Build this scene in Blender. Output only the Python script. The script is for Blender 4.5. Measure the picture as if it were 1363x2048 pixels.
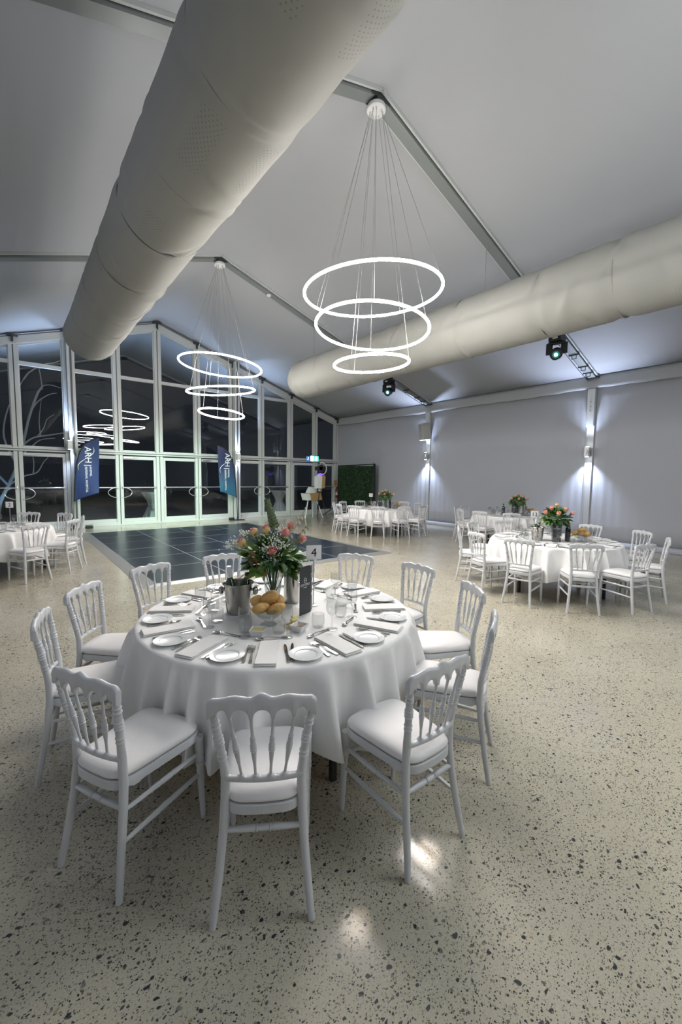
import bpy, bmesh, math, random
import numpy as np
from mathutils import Vector, Matrix, Euler
R_ = math.radians
PI = math.pi
SC = bpy.context.scene
COL = SC.collection
for o in list(bpy.data.objects):
    bpy.data.objects.remove(o)

# ------------------------------------------------------------------ camera, world, exposure
HX, ZR, ZE = 7.875, 6.886, 4.370          # half span, ridge height, eave height
D = 15.317                                # window wall
BAY = 5.417
YS = D - 5 * BAY                                 # wall behind the camera
YO = D + BAY                              # end of the roof outside
RAFTERS = [D - BAY, D - 2 * BAY, D - 3 * BAY, D - 4 * BAY]
def zroof(x): return ZR + (ZE - ZR) * abs(x) / HX

yaw, pit, rol = .6757, .0851, .0129
Fv = Vector((math.sin(yaw) * math.cos(pit), math.cos(yaw) * math.cos(pit), -math.sin(pit)))
Rv = Vector((math.cos(yaw), -math.sin(yaw), 0)); Uv = Rv.cross(Fv)
Rv, Uv = Rv * math.cos(rol) + Uv * math.sin(rol), Uv * math.cos(rol) - Rv * math.sin(rol)
CAM = Vector((-4.1199, 0, 1.6992))
cd = bpy.data.cameras.new('camera')
cam = bpy.data.objects.new('camera', cd); COL.objects.link(cam)
cd.sensor_fit = 'HORIZONTAL'; cd.sensor_width = 36; cd.lens = 821.63 / 1363 * 36
cd.clip_start = .05; cd.clip_end = 200
M = Matrix((Rv, Uv, -Fv)).transposed().to_4x4(); M.translation = CAM
cam.matrix_world = M
SC.camera = cam

w = bpy.data.worlds.new('night'); SC.world = w; w.use_nodes = True
w.node_tree.nodes['Background'].inputs[0].default_value = (.010, .012, .016, 1)
w.node_tree.nodes['Background'].inputs[1].default_value = 1
SC.view_settings.view_transform = 'Standard'; SC.view_settings.look = 'None'
SC.view_settings.exposure = .30; SC.view_settings.gamma = 1
SC.view_settings.use_curve_mapping = False
SC.cycles.max_bounces = 10; SC.cycles.diffuse_bounces = 5; SC.cycles.glossy_bounces = 5
SC.cycles.transparent_max_bounces = 24; SC.cycles.transmission_bounces = 8
SC.cycles.caustics_reflective = False; SC.cycles.caustics_refractive = False
SC.cycles.sample_clamp_indirect = 4
SC.cycles.use_denoising = True

RING_E = 118.0
RING_TOP = 17.0                          # the metal-backed upper side of each ring leaks less light
RING_COL = (1, .955, .905)
RING_REAR = 38.0                        # the two chandeliers behind the camera are dimmed
SCONCE_W = 270
SCONCE_COL = (.64, .74, 1)
GREEN_W = 1700
GREEN_COL = (.70, 1, .84)
BLUE_W = 22

# lamps of the place, plus two added outer-face sconces: up/down spots of the wall sconces, green wash on the window wall, moving heads
def spot(name, loc, aim, watts, col, size, blend=.6, rad=.03):
    l = bpy.data.lights.new(name, 'SPOT'); l.energy = watts; l.color = col
    l.spot_size = R_(size); l.spot_blend = blend; l.shadow_soft_size = rad
    o = bpy.data.objects.new(name, l); COL.objects.link(o); o.location = loc
    o.rotation_euler = (Vector(aim) - Vector(loc)).to_track_quat('-Z', 'Y').to_euler()
    return o
SCONCES = [(HX - .13, RAFTERS[0], 2.50, -1, 0), (HX - .13, RAFTERS[1], 2.44, -1, 0), (HX - .13, RAFTERS[2], 2.44, -1, 0),
           (-HX + .13, RAFTERS[0], 2.48, 1, 0), (-HX + .13, RAFTERS[1], 2.48, 1, 0), (-HX + .13, RAFTERS[2], 2.48, 1, 0),
           (-2.69, D - .36, 2.56, 0, -1), (2.78, D - .36, 2.42, 0, -1), (-2.69, D + .36, 2.5, 0, 1), (2.78, D + .36, 2.5, 0, 1)]  # last two, on the outer faces, are added to brighten the roof outside
for (x, y, z, ax, ay) in SCONCES:
    k = (.65 if ay < 0 else 2.0) if ay else 1
    spot('sconce_light', (x, y, z + .16), (x + .8 * ax, y, z + 2), SCONCE_W * k, (.52, .68, 1) if ay else SCONCE_COL, 104, 1)
    spot('sconce_light', (x, y, z - .16), (x, y, z - 2), SCONCE_W * (.3 if ay else .7) * k, SCONCE_COL, 98, 1)
# moving heads on the far beam wash the doors in mint; one at the back throws two small patches on the floor
for x in (5.72, -5.72):
    spot('moving_head_wash', (x * .985, RAFTERS[0] + .15, 4.45), (-x * .12, D - .6, .55), GREEN_W, GREEN_COL, 44, 1, .06)
spot('moving_head_beam', (-5.25, RAFTERS[2] + .25, 4.15), (-2.72, 1.09, 0), 1000, (1, .88, .84), 1.55, .7, .01)
spot('moving_head_beam', (-5.25, RAFTERS[2] + .25, 4.15), (-3.17, 1.06, 0), 520, (1, .88, .84), 1.7, 1, .01)
spot('tree_uplight', (-4.6, 17.2, .1), (-3.7, 18.0, 2.4), 60, (.2, .5, 1), 90, .8)

# ------------------------------------------------------------------ materials
def mat(name, col=(.8, .8, .8), rough=.5, metal=0, emit=None, estr=0, coat=0, spec=None, sheen=0, noise=None, bump=None, sss=0):
    m = bpy.data.materials.new(name); m.use_nodes = True
    nt = m.node_tree; b = nt.nodes['Principled BSDF']
    b.inputs['Base Color'].default_value = (*col, 1); b.inputs['Roughness'].default_value = rough
    b.inputs['Metallic'].default_value = metal
    if coat: b.inputs['Coat Weight'].default_value = coat; b.inputs['Coat Roughness'].default_value = .12
    if spec is not None: b.inputs['Specular IOR Level'].default_value = spec
    if sheen: b.inputs['Sheen Weight'].default_value = sheen
    if emit: b.inputs['Emission Color'].default_value = (*emit, 1); b.inputs['Emission Strength'].default_value = estr
    tc = None
    if noise or bump:
        tc = nt.nodes.new('ShaderNodeTexCoord')
    if noise:                                     # (scale, amount): real colour variation of the stuff
        n = nt.nodes.new('ShaderNodeTexNoise'); n.inputs['Scale'].default_value = noise[0]; n.inputs['Detail'].default_value = 4
        mp = nt.nodes.new('ShaderNodeMapRange'); mp.inputs[3].default_value = 1 - noise[1]; mp.inputs[4].default_value = 1 + noise[1]
        mx = nt.nodes.new('ShaderNodeMix'); mx.data_type = 'RGBA'; mx.blend_type = 'MULTIPLY'; mx.inputs[0].default_value = 1
        mx.inputs[6].default_value = (*col, 1)
        nt.links.new(tc.outputs['Object'], n.inputs['Vector']); nt.links.new(n.outputs[0], mp.inputs[0])
        nt.links.new(mp.outputs[0], mx.inputs[7]); nt.links.new(mx.outputs[2], b.inputs['Base Color'])
    if bump:                                      # (scale, strength)
        n = nt.nodes.new('ShaderNodeTexNoise'); n.inputs['Scale'].default_value = bump[0]; n.inputs['Detail'].default_value = 5
        bp = nt.nodes.new('ShaderNodeBump'); bp.inputs['Strength'].default_value = bump[1]; bp.inputs['Distance'].default_value = .02
        nt.links.new(tc.outputs['Object'], n.inputs['Vector']); nt.links.new(n.outputs[0], bp.inputs['Height'])
        nt.links.new(bp.outputs[0], b.inputs['Normal'])
    return m

def glass_mat(name, tint=(1, 1, 1), ior=1.5, rough=0.0):
    m = bpy.data.materials.new(name); m.use_nodes = True; nt = m.node_tree
    nt.nodes.remove(nt.nodes['Principled BSDF']); out = nt.nodes['Material Output']
    t = nt.nodes.new('ShaderNodeBsdfTransparent'); t.inputs[0].default_value = (*tint, 1)
    g = nt.nodes.new('ShaderNodeBsdfGlossy'); g.inputs['Roughness'].default_value = rough
    f = nt.nodes.new('ShaderNodeFresnel')
    ge = nt.nodes.new('ShaderNodeNewGeometry'); mi = nt.nodes.new('ShaderNodeMapRange'); mi.inputs[3].default_value = ior; mi.inputs[4].default_value = 1 / ior
    nt.links.new(ge.outputs['Backfacing'], mi.inputs[0]); nt.links.new(mi.outputs[0], f.inputs[0])
    mx = nt.nodes.new('ShaderNodeMixShader')
    nt.links.new(f.outputs[0], mx.inputs[0]); nt.links.new(t.outputs[0], mx.inputs[1]); nt.links.new(g.outputs[0], mx.inputs[2])
    nt.links.new(mx.outputs[0], out.inputs[0])
    return m

def floor_mat():
    m = bpy.data.materials.new('polished_aggregate_concrete'); m.use_nodes = True; nt = m.node_tree
    N = nt.nodes; L = nt.links; b = N['Principled BSDF']
    tc = N.new('ShaderNodeTexCoord')
    nd = N.new('ShaderNodeTexNoise'); nd.inputs['Scale'].default_value = 26; nd.inputs['Detail'].default_value = 3
    L.new(tc.outputs['Object'], nd.inputs['Vector'])
    sub = N.new('ShaderNodeVectorMath'); sub.operation = 'SUBTRACT'; sub.inputs[1].default_value = (.5, .5, .5)
    L.new(nd.outputs['Color'], sub.inputs[0])
    scl = N.new('ShaderNodeVectorMath'); scl.operation = 'SCALE'; scl.inputs['Scale'].default_value = .03
    L.new(sub.outputs[0], scl.inputs[0])
    add = N.new('ShaderNodeVectorMath'); L.new(tc.outputs['Object'], add.inputs[0]); L.new(scl.outputs[0], add.inputs[1])
    # base colour of the cement, slightly blotchy
    nb = N.new('ShaderNodeTexNoise'); nb.inputs['Scale'].default_value = 1.3; nb.inputs['Detail'].default_value = 5
    L.new(tc.outputs['Object'], nb.inputs['Vector'])
    rb = N.new('ShaderNodeValToRGB'); rb.color_ramp.elements[0].position = .32; rb.color_ramp.elements[1].position = .7
    rb.color_ramp.elements[0].color = (.455, .42, .335, 1); rb.color_ramp.elements[1].color = (.53, .49, .385, 1)
    L.new(nb.outputs[0], rb.inputs[0]); cur = rb.outputs[0]
    nf = N.new('ShaderNodeTexNoise'); nf.inputs['Scale'].default_value = 140; nf.inputs['Detail'].default_value = 3
    L.new(tc.outputs['Object'], nf.inputs['Vector'])
    mf = N.new('ShaderNodeMapRange'); mf.inputs[1].default_value = .3; mf.inputs[2].default_value = .7; mf.inputs[3].default_value = .86; mf.inputs[4].default_value = 1.08
    L.new(nf.outputs[0], mf.inputs[0])
    mm = N.new('ShaderNodeMix'); mm.data_type = 'RGBA'; mm.blend_type = 'MULTIPLY'; mm.inputs[0].default_value = 1
    L.new(cur, mm.inputs[6]); L.new(mf.outputs[0], mm.inputs[7]); cur = mm.outputs[2]
    # density of the stones varies over the slab
    ndn = N.new('ShaderNodeTexNoise'); ndn.inputs['Scale'].default_value = 2.2; ndn.inputs['Detail'].default_value = 2
    L.new(tc.outputs['Object'], ndn.inputs['Vector'])
    for (sc, thr, hit, ramp) in ((32, .42, .60, 0), (60, .44, .42, 1), (95, .46, .34, 0), (140, .48, .28, 1)):
        v = N.new('ShaderNodeTexVoronoi'); v.inputs['Scale'].default_value = sc; v.inputs['Randomness'].default_value = 1
        mpn = N.new('ShaderNodeMapping'); mpn.inputs['Rotation'].default_value = (0, 0, sc * .37); mpn.inputs['Scale'].default_value = (1, 1.35, 1)
        mpn.inputs['Location'].default_value = (sc * .13, sc * .29, 0)
        L.new(add.outputs[0], mpn.inputs['Vector']); L.new(mpn.outputs[0], v.inputs['Vector'])
        sp = N.new('ShaderNodeSeparateColor'); L.new(v.outputs['Color'], sp.inputs[0])
        # stone radius: random per cell, many cells have none
        mr = N.new('ShaderNodeMapRange'); mr.inputs[1].default_value = hit; mr.inputs[2].default_value = 1; mr.inputs[3].default_value = 0; mr.inputs[4].default_value = thr
        ad2 = N.new('ShaderNodeMath'); ad2.operation = 'MULTIPLY_ADD'; ad2.inputs[1].default_value = .32; 
        L.new(ndn.outputs[0], ad2.inputs[0]); ad2.inputs[2].default_value = -.16
        ad3 = N.new('ShaderNodeMath'); L.new(sp.outputs[0], ad3.inputs[0]); L.new(ad2.outputs[0], ad3.inputs[1])
        L.new(ad3.outputs[0], mr.inputs[0])
        df = N.new('ShaderNodeMath'); df.operation = 'SUBTRACT'; L.new(mr.outputs[0], df.inputs[0]); L.new(v.outputs['Distance'], df.inputs[1])
        ml = N.new('ShaderNodeMath'); ml.operation = 'MULTIPLY'; ml.use_clamp = True; ml.inputs[1].default_value = 14
        L.new(df.outputs[0], ml.inputs[0])
        rp = N.new('ShaderNodeValToRGB'); rp.color_ramp.interpolation = 'CONSTANT'
        cols = [(0, (.030, .036, .038)), (.36, (.075, .082, .08)), (.55, (.15, .14, .11)), (.70, (.05, .055, .05)), (.82, (.27, .21, .13)), (.91, (.19, .2, .17)), (.96, (.38, .3, .18))]
        if ramp: cols = [(0, (.05, .055, .055)), (.30, (.15, .15, .13)), (.5, (.085, .085, .08)), (.68, (.30, .25, .17)), (.8, (.2, .2, .17)), (.93, (.36, .29, .18))]
        els = rp.color_ramp.elements
        els[0].position = 0; els[0].color = (*cols[0][1], 1); els[1].position = cols[1][0]; els[1].color = (*cols[1][1], 1)
        for p, c in cols[2:]:
            e = els.new(p); e.color = (*c, 1)
        L.new(sp.outputs[1], rp.inputs[0])
        mx = N.new('ShaderNodeMix'); mx.data_type = 'RGBA'; L.new(ml.outputs[0], mx.inputs[0]); L.new(cur, mx.inputs[6]); L.new(rp.outputs[0], mx.inputs[7])
        cur = mx.outputs[2]
    L.new(cur, b.inputs['Base Color'])
    b.inputs['Roughness'].default_value = .22
    nr = N.new('ShaderNodeTexNoise'); nr.inputs['Scale'].default_value = 3; L.new(tc.outputs['Object'], nr.inputs['Vector'])
    mr2 = N.new('ShaderNodeMapRange'); mr2.inputs[3].default_value = .10; mr2.inputs[4].default_value = .24; L.new(nr.outputs[0], mr2.inputs[0]); L.new(mr2.outputs[0], b.inputs['Roughness'])
    return m

def duct_mat():
    # canvas with patches of small punched holes low on both flanks
    m = mat('cream_duct_canvas', (.325, .325, .30), .75, bump=(2.2, .45)); nt = m.node_tree; N = nt.nodes; L = nt.links
    b = N['Principled BSDF']; uv = N.new('ShaderNodeUVMap'); uv.uv_map = 'UVMap'
    s = N.new('ShaderNodeSeparateXYZ'); L.new(uv.outputs[0], s.inputs[0])
    def math_(op, a, bb=None, c=None):
        n = N.new('ShaderNodeMath'); n.operation = op
        for i, q in enumerate((a, bb, c)):
            if q is None: continue
            if hasattr(q, 'links') or hasattr(q, 'is_linked'): L.new(q, n.inputs[i])
            else: n.inputs[i].default_value = q
        return n.outputs[0]
    U, V = s.outputs[0], s.outputs[1]         # metres around, metres along
    k = .036
    row = math_('FLOOR', math_('DIVIDE', V, k * .9))
    du = math_('SUBTRACT', math_('FRACT', math_('ADD', math_('DIVIDE', U, k), math_('MULTIPLY', row, .5))), .5)
    dv = math_('SUBTRACT', math_('FRACT', math_('DIVIDE', V, k * .9)), .5)
    dist = math_('SQRT', math_('ADD', math_('MULTIPLY', du, du), math_('MULTIPLY', dv, dv)))
    dot = math_('LESS_THAN', dist, .17)
    pv = math_('FRACT', math_('DIVIDE', math_('ADD', V, .30), 1.55))
    along = math_('LESS_THAN', pv, .42)
    a1 = math_('LESS_THAN', math_('ABSOLUTE', math_('SUBTRACT', U, .26)), .10)
    a2 = math_('LESS_THAN', math_('ABSOLUTE', math_('ADD', U, .26)), .10)
    msk = math_('MULTIPLY', math_('MULTIPLY', dot, along), math_('MAXIMUM', a1, a2))
    mx = N.new('ShaderNodeMix'); mx.data_type = 'RGBA'; mx.inputs[6].default_value = (.325, .325, .30, 1); mx.inputs[7].default_value = (.21, .21, .195, 1)
    L.new(msk, mx.inputs[0]); L.new(mx.outputs[2], b.inputs['Base Color'])
    return m

MT = dict(
    floor=floor_mat(), duct=duct_mat(),
    lining=mat('ceiling_lining_fabric', (.415, .425, .44), .85, bump=(.9, .25)),
    wall=mat('wall_lining_fabric', (.425, .44, .475), .8, bump=(2.0, .25)),
    backwall=mat('rear_wall_paint', (.20, .20, .21), .8),
    opening=mat('dark_opening', (.01, .01, .012), .7),
    beam=mat('grey_aluminium_beam', (.27, .29, .285), .42, .35),
    white_frame=mat('white_powder_coat', (.60, .62, .60), .35),
    frame_dark=mat('frame_gasket', (.10, .11, .12), .5),
    column=mat('pale_aluminium_column', (.47, .48, .48), .45, .2),
    bracket=mat('dark_steel_bracket', (.06, .065, .07), .45, .5),
    steel=mat('brushed_steel', (.46, .445, .415), .2, 1),
    satin=mat('satin_steel_handle', (.72, .73, .72), .3, .9),
    chrome=mat('cutlery_steel', (.60, .59, .57), .14, 1),
    glass_win=glass_mat('window_glass', (.90, .92, .92), 1.52),
    glass=glass_mat('clear_glass', (.945, .95, .95), 1.62),
    crystal=glass_mat('cut_crystal_glass', (.88, .90, .90), 1.55, .03),
    ring=mat('white_light_diffuser', (.9, .9, .9), .4, emit=RING_COL, estr=RING_E),
    ring_dim=mat('white_light_diffuser_dimmed', (.9, .9, .9), .4, emit=(.92, .97, 1), estr=RING_REAR),
    ring_top=mat('white_ring_back', (.9, .9, .9), .4, emit=RING_COL, estr=RING_TOP),
    wire=mat('suspension_wire', (.35, .35, .35), .4, .6),
    white_plastic=mat('white_plastic', (.78, .78, .77), .4),
    chair=mat('white_chair_resin', (.62, .63, .65), .32, coat=.15),
    cushion=mat('white_cushion_vinyl', (.86, .835, .83), .5, bump=(14, .08)),
    piping=mat('cushion_base_board', (.28, .28, .30), .6),
    cloth=mat('white_tablecloth_linen', (.85, .84, .83), .8, sheen=.15, bump=(9, .12)),
    napkin=mat('white_napkin_linen', (.86, .84, .82), .85),
    black=mat('black_metal', (.018, .019, .02), .45),
    black_cloth=mat('black_fabric', (.02, .02, .022), .9),
    china=mat('white_china', (.80, .81, .81), .2, spec=.4),
    menu=mat('charcoal_menu_card', (.030, .033, .038), .5),
    paper=mat('white_card', (.84, .82, .83), .6),
    ink=mat('black_ink', (.012, .012, .012), .6),
    print_white=mat('white_print', (.85, .86, .88), .6),
    navy=None, teal=None,
    crust=mat('bread_crust', (.64, .385, .13), .55, noise=(26, .5), bump=(50, .25)),
    butter=mat('butter', (.86, .75, .36), .45),
    relish=mat('amber_relish', (.42, .22, .04), .3),
    leaf=mat('dark_green_leaf', (.035, .105, .028), .38, noise=(9, .5)),
    leaf_light=mat('fresh_green_leaf', (.19, .33, .07), .42, noise=(9, .4)),
    euc=mat('grey_green_eucalyptus', (.21, .29, .16), .55, noise=(9, .3)),
    sprig=mat('pale_dry_sprig', (.52, .52, .42), .6),
    stem=mat('green_stem', (.08, .16, .04), .5),
    rose=mat('coral_pink_petal', (.82, .33, .29), .5, noise=(22, .22)),
    rose_out=mat('pale_outer_petal', (.78, .56, .26), .5, noise=(14, .3)),
    baby=mat('gypsophila_white', (.85, .86, .80), .6),
    pod=mat('brown_seed_pod', (.20, .13, .055), .75, noise=(30, .35), bump=(60, .4)),
    pod_green=mat('green_seed_pod', (.24, .24, .05), .6, noise=(30, .2)),
    bottle_green=mat('green_bottle_glass', (.025, .06, .028), .08, spec=.8),
    bottle_dark=mat('dark_bottle_glass', (.012, .012, .016), .08, spec=.8),
    foil=mat('silver_white_foil', (.78, .79, .80), .3, .3),
    label_red=mat('red_printed_label', (.42, .05, .05), .5),
    dance=mat('dark_slate_vinyl_panel', (.016, .024, .038), .28, noise=(1.1, .25)),
    dance_seam=mat('panel_seam', (.27, .32, .34), .4, .2),
    ramp=mat('aluminium_ramp', (.36, .36, .34), .42, .45),
    hedge=mat('artificial_boxwood', (.018, .055, .018), .5, noise=(7, .6)),
    red=mat('red_extinguisher_paint', (.42, .025, .03), .3),
    sign_green=mat('lit_green_exit_panel', (.05, .4, .3), .4, emit=(.06, .80, .62), estr=2.2),
    sign_white=mat('lit_white_pictogram', (.9, .9, .9), .4, emit=(.85, 1, 1), estr=4),
    sign_blue=mat('lit_blue_panel', (.02, .1, .4), .4, emit=(.02, .16, .55), estr=1.3),
    lens=mat('lit_lens', (.7, 1, 1), .2, emit=(.45, 1, .95), estr=7),
    lens_ring=mat('teal_lens_glow', (.02, .12, .12), .15, emit=(.02, .35, .30), estr=.35),
    sconce_lens=mat('lit_sconce_lens', (.9, .95, 1), .3, emit=(.82, .9, 1), estr=14),
    speaker=mat('grey_speaker_cabinet', (.42, .42, .40), .5),
    tan=mat('tan_wood_side', (.42, .25, .085), .5, noise=(6, .2)),
    booth_white=mat('white_booth_panel', (.72, .78, .74), .4),
    violet=mat('lit_violet_strip', (.1, .05, .8), .4, emit=(.12, .04, 1), estr=2.5),
    ringlight=mat('white_ring_lamp', (.62, .62, .58), .35),
    bark=mat('pale_bark', (.42, .40, .36), .85, noise=(5, .3)),
    deck=mat('outside_deck', (.20, .19, .17), .5, noise=(4, .3)),
    outcloth=mat('white_spandex_cover', (.66, .70, .68), .7),
)
def grad_mat(name, stops, z0, z1, rough=.55):
    m = mat(name, stops[0][1], rough); nt = m.node_tree; N = nt.nodes; L = nt.links; b = N['Principled BSDF']
    tc = N.new('ShaderNodeTexCoord'); s = N.new('ShaderNodeSeparateXYZ'); L.new(tc.outputs['Object'], s.inputs[0])
    nz = N.new('ShaderNodeTexNoise'); nz.inputs['Scale'].default_value = 2.2; L.new(tc.outputs['Object'], nz.inputs['Vector'])
    ma = N.new('ShaderNodeMath'); ma.operation = 'MULTIPLY_ADD'; ma.inputs[1].default_value = .5; L.new(nz.outputs[0], ma.inputs[0]); L.new(s.outputs[2], ma.inputs[2])
    mr = N.new('ShaderNodeMapRange'); mr.inputs[1].default_value = z0; mr.inputs[2].default_value = z1; L.new(ma.outputs[0], mr.inputs[0])
    rp = N.new('ShaderNodeValToRGB'); e = rp.color_ramp.elements
    e[0].position, e[0].color = stops[0][0], (*stops[0][1], 1); e[1].position, e[1].color = stops[-1][0], (*stops[-1][1], 1)
    for p, c in stops[1:-1]: q = e.new(p); q.color = (*c, 1)
    L.new(mr.outputs[0], rp.inputs[0]); L.new(rp.outputs[0], b.inputs['Base Color'])
    return m
MT['navy'] = grad_mat('navy_printed_flag', [(0, (.006, .018, .085)), (.5, (.010, .036, .15)), (1, (.008, .02, .09))], .8, 3.0)
MT['teal'] = grad_mat('navy_to_teal_printed_flag', [(0, (.012, .10, .19)), (.35, (.012, .085, .16)), (.7, (.014, .028, .10)), (1, (.012, .018, .075))], .9, 2.7)

# ------------------------------------------------------------------ mesh helpers
class MB:
    def __init__(s): s.v = []; s.f = []; s.m = []; s.uv = None
    def add(s, verts, faces, mi=0):
        k = len(s.v); s.v += [tuple(p) for p in verts]
        for f in faces: s.f.append(tuple(i + k for i in f)); s.m.append(mi)
        return s
    def box(s, c, size, rot=None, mi=0):
        x, y, z = [q / 2 for q in size]
        P = [Vector(p) for p in ((-x, -y, -z), (x, -y, -z), (x, y, -z), (-x, y, -z), (-x, -y, z), (x, -y, z), (x, y, z), (-x, y, z))]
        if rot is not None: P = [rot @ p for p in P]
        c = Vector(c)
        return s.add([p + c for p in P], [(0, 3, 2, 1), (4, 5, 6, 7), (0, 1, 5, 4), (1, 2, 6, 5), (2, 3, 7, 6), (3, 0, 4, 7)], mi)
    def bar(s, p0, p1, wx, wy, up=(0, 0, 1), mi=0):
        p0, p1 = Vector(p0), Vector(p1); d = (p1 - p0); L = d.length; d.normalize()
        a = d.cross(Vector(up)); a = a if a.length > 1e-6 else d.cross(Vector((1, 0, 0))); a.normalize(); b = a.cross(d)
        rot = Matrix((a, d, b)).transposed()
        return s.box((p0 + p1) / 2, (wx, L, wy), rot, mi)
    def tube(s, pts, rad, n=10, mi=0, cap=True, closed=False):
        pts = [Vector(p) for p in pts]; K = len(pts)
        rad = rad if hasattr(rad, '__len__') else [rad] * K
        V = []; prev = None
        for i in range(K):
            if closed: t = pts[(i + 1) % K] - pts[i - 1]
            else: t = pts[min(i + 1, K - 1)] - pts[max(i - 1, 0)]
            t.normalize()
            if prev is None:
                a = t.cross(Vector((0, 0, 1)));
                if a.length < 1e-3: a = t.cross(Vector((1, 0, 0)))
            else:
                a = prev - t * prev.dot(t)
                if a.length < 1e-6: a = t.cross(Vector((1, 0, 0)))
            a.normalize(); prev = a; b = t.cross(a)
            for j in range(n):
                q = 2 * PI * j / n; V.append(pts[i] + (a * math.cos(q) + b * math.sin(q)) * rad[i])
        Fc = []
        for i in range(K if closed else K - 1):
            for j in range(n):
                i2 = (i + 1) % K
                Fc.append((i * n + j, i * n + (j + 1) % n, i2 * n + (j + 1) % n, i2 * n + j))
        if cap and not closed:
            Fc.append(tuple(reversed(range(n)))); Fc.append(tuple(range((K - 1) * n, K * n)))
        return s.add(V, Fc, mi)
    def lathe(s, prof, n=24, mat4=None, mi=0, cap0=True, cap1=True):
        V = []; Fc = []
        for (r, z) in prof:
            for j in range(n):
                q = 2 * PI * j / n; V.append(Vector((r * math.cos(q), r * math.sin(q), z)))
        if mat4 is not None: V = [mat4 @ p for p in V]
        for i in range(len(prof) - 1):
            for j in range(n): Fc.append((i * n + j, i * n + (j + 1) % n, (i + 1) * n + (j + 1) % n, (i + 1) * n + j))
        if cap0 and prof[0][0] > 1e-5: Fc.append(tuple(reversed(range(n))))
        if cap1 and prof[-1][0] > 1e-5: Fc.append(tuple(range((len(prof) - 1) * n, len(prof) * n)))
        return s.add(V, Fc, mi)
    def turned(s, p0, p1, prof, n=10, mi=0):
        """lathe along p0->p1, prof = (t 0..1, radius)"""
        p0, p1 = Vector(p0), Vector(p1); d = p1 - p0
        q = d.to_track_quat('Z', 'Y').to_matrix().to_4x4(); q.translation = p0
        return s.lathe([(r, t * d.length) for t, r in prof], n, q, mi)
    def grid(s, fn, nu, nv, mi=0, wrap=False):
        V = [fn(i / (nu if wrap else nu - 1), j / (nv - 1)) for j in range(nv) for i in range(nu)]
        Fc = []
        for j in range(nv - 1):
            for i in range(nu if wrap else nu - 1):
                i2 = (i + 1) % nu
                Fc.append((j * nu + i, j * nu + i2, (j + 1) * nu + i2, (j + 1) * nu + i))
        return s.add(V, Fc, mi)
    def ball(s, c, r, n=12, mi=0, mat4=None):
        rr = r if hasattr(r, '__len__') else (r, r, r); V = []; Fc = []; m = max(4, n // 2)
        c = Vector(c)
        for i in range(m + 1):
            a = PI * i / m
            for j in range(n):
                q = 2 * PI * j / n
                p = Vector((rr[0] * math.sin(a) * math.cos(q), rr[1] * math.sin(a) * math.sin(q), rr[2] * math.cos(a)))
                V.append(c + ((mat4 @ p) if mat4 is not None else p))
        for i in range(m):
            for j in range(n): Fc.append((i * n + j, (i + 1) * n + j, (i + 1) * n + (j + 1) % n, i * n + (j + 1) % n))
        return s.add(V, Fc, mi)
    def prism(s, out2, depth, mat4=None, mi=0):
        """outline in (x, z), thickness along y"""
        n = len(out2); V = [Vector((x, -depth / 2, z)) for x, z in out2] + [Vector((x, depth / 2, z)) for x, z in out2]
        if mat4 is not None: V = [mat4 @ p for p in V]
        Fc = [tuple(range(n)), tuple(reversed(range(n, 2 * n)))] + [(i, n + i, n + (i + 1) % n, (i + 1) % n) for i in range(n)]
        return s.add(V, Fc, mi)
    def build(s, name, mats, parent=None, loc=None, rotz=0, bevel=0, smooth=38, solid=0, subsurf=0):
        me = bpy.data.meshes.new(name)
        me.from_pydata(s.v, [], s.f)
        bm = bmesh.new(); bm.from_mesh(me)
        bmesh.ops.remove_doubles(bm, verts=bm.verts, dist=1e-6)
        bmesh.ops.recalc_face_normals(bm, faces=bm.faces)
        bm.to_mesh(me); bm.free()
        mats = mats if isinstance(mats, (list, tuple)) else [mats]
        for q in mats: me.materials.append(q)
        if len(mats) > 1 and len(me.polygons) == len(s.m): me.polygons.foreach_set('material_index', s.m)
        if smooth:
            me.polygons.foreach_set('use_smooth', [True] * len(me.polygons)); me.set_sharp_from_angle(angle=R_(smooth))
        me.update()
        o = bpy.data.objects.new(name, me); COL.objects.link(o)
        if parent: o.parent = parent
        if loc is not None: o.location = loc
        if rotz: o.rotation_euler.z = rotz
        if bevel:
            b = o.modifiers.new('edge', 'BEVEL'); b.width = bevel; b.segments = 2; b.limit_method = 'ANGLE'; b.angle_limit = R_(40)
        if solid:
            b = o.modifiers.new('thick', 'SOLIDIFY'); b.thickness = solid; b.offset = 0
        if subsurf:
            b = o.modifiers.new('sub', 'SUBSURF'); b.levels = subsurf; b.render_levels = subsurf
        return o

def tag(o, label, cat, group=None, kind=None):
    o['label'] = label; o['category'] = cat
    if group: o['group'] = group
    if kind: o['kind'] = kind
    return o
def thing(name, label, cat, loc=(0, 0, 0), rotz=0, group=None):
    o = bpy.data.objects.new(name, None); COL.objects.link(o); o.empty_display_size = .1
    o.location = loc; o.rotation_euler = (0, 0, rotz)
    return tag(o, label, cat, group)
def struct(o, label=None, cat=None):
    o['kind'] = 'structure'
    if label: o['label'] = label
    if cat: o['category'] = cat
    return o
def kids(o): return [c for c in o.children]
def dup(root, loc, rotz, label, group=None, cat=None):
    r = root.copy(); COL.objects.link(r); r.location = loc; r.rotation_euler = (0, 0, rotz); r['label'] = label
    if group: r['group'] = group
    for ch in kids(root):
        c = ch.copy(); COL.objects.link(c); c.parent = r
        for g in kids(ch):
            d = g.copy(); COL.objects.link(d); d.parent = c
    return r
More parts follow.
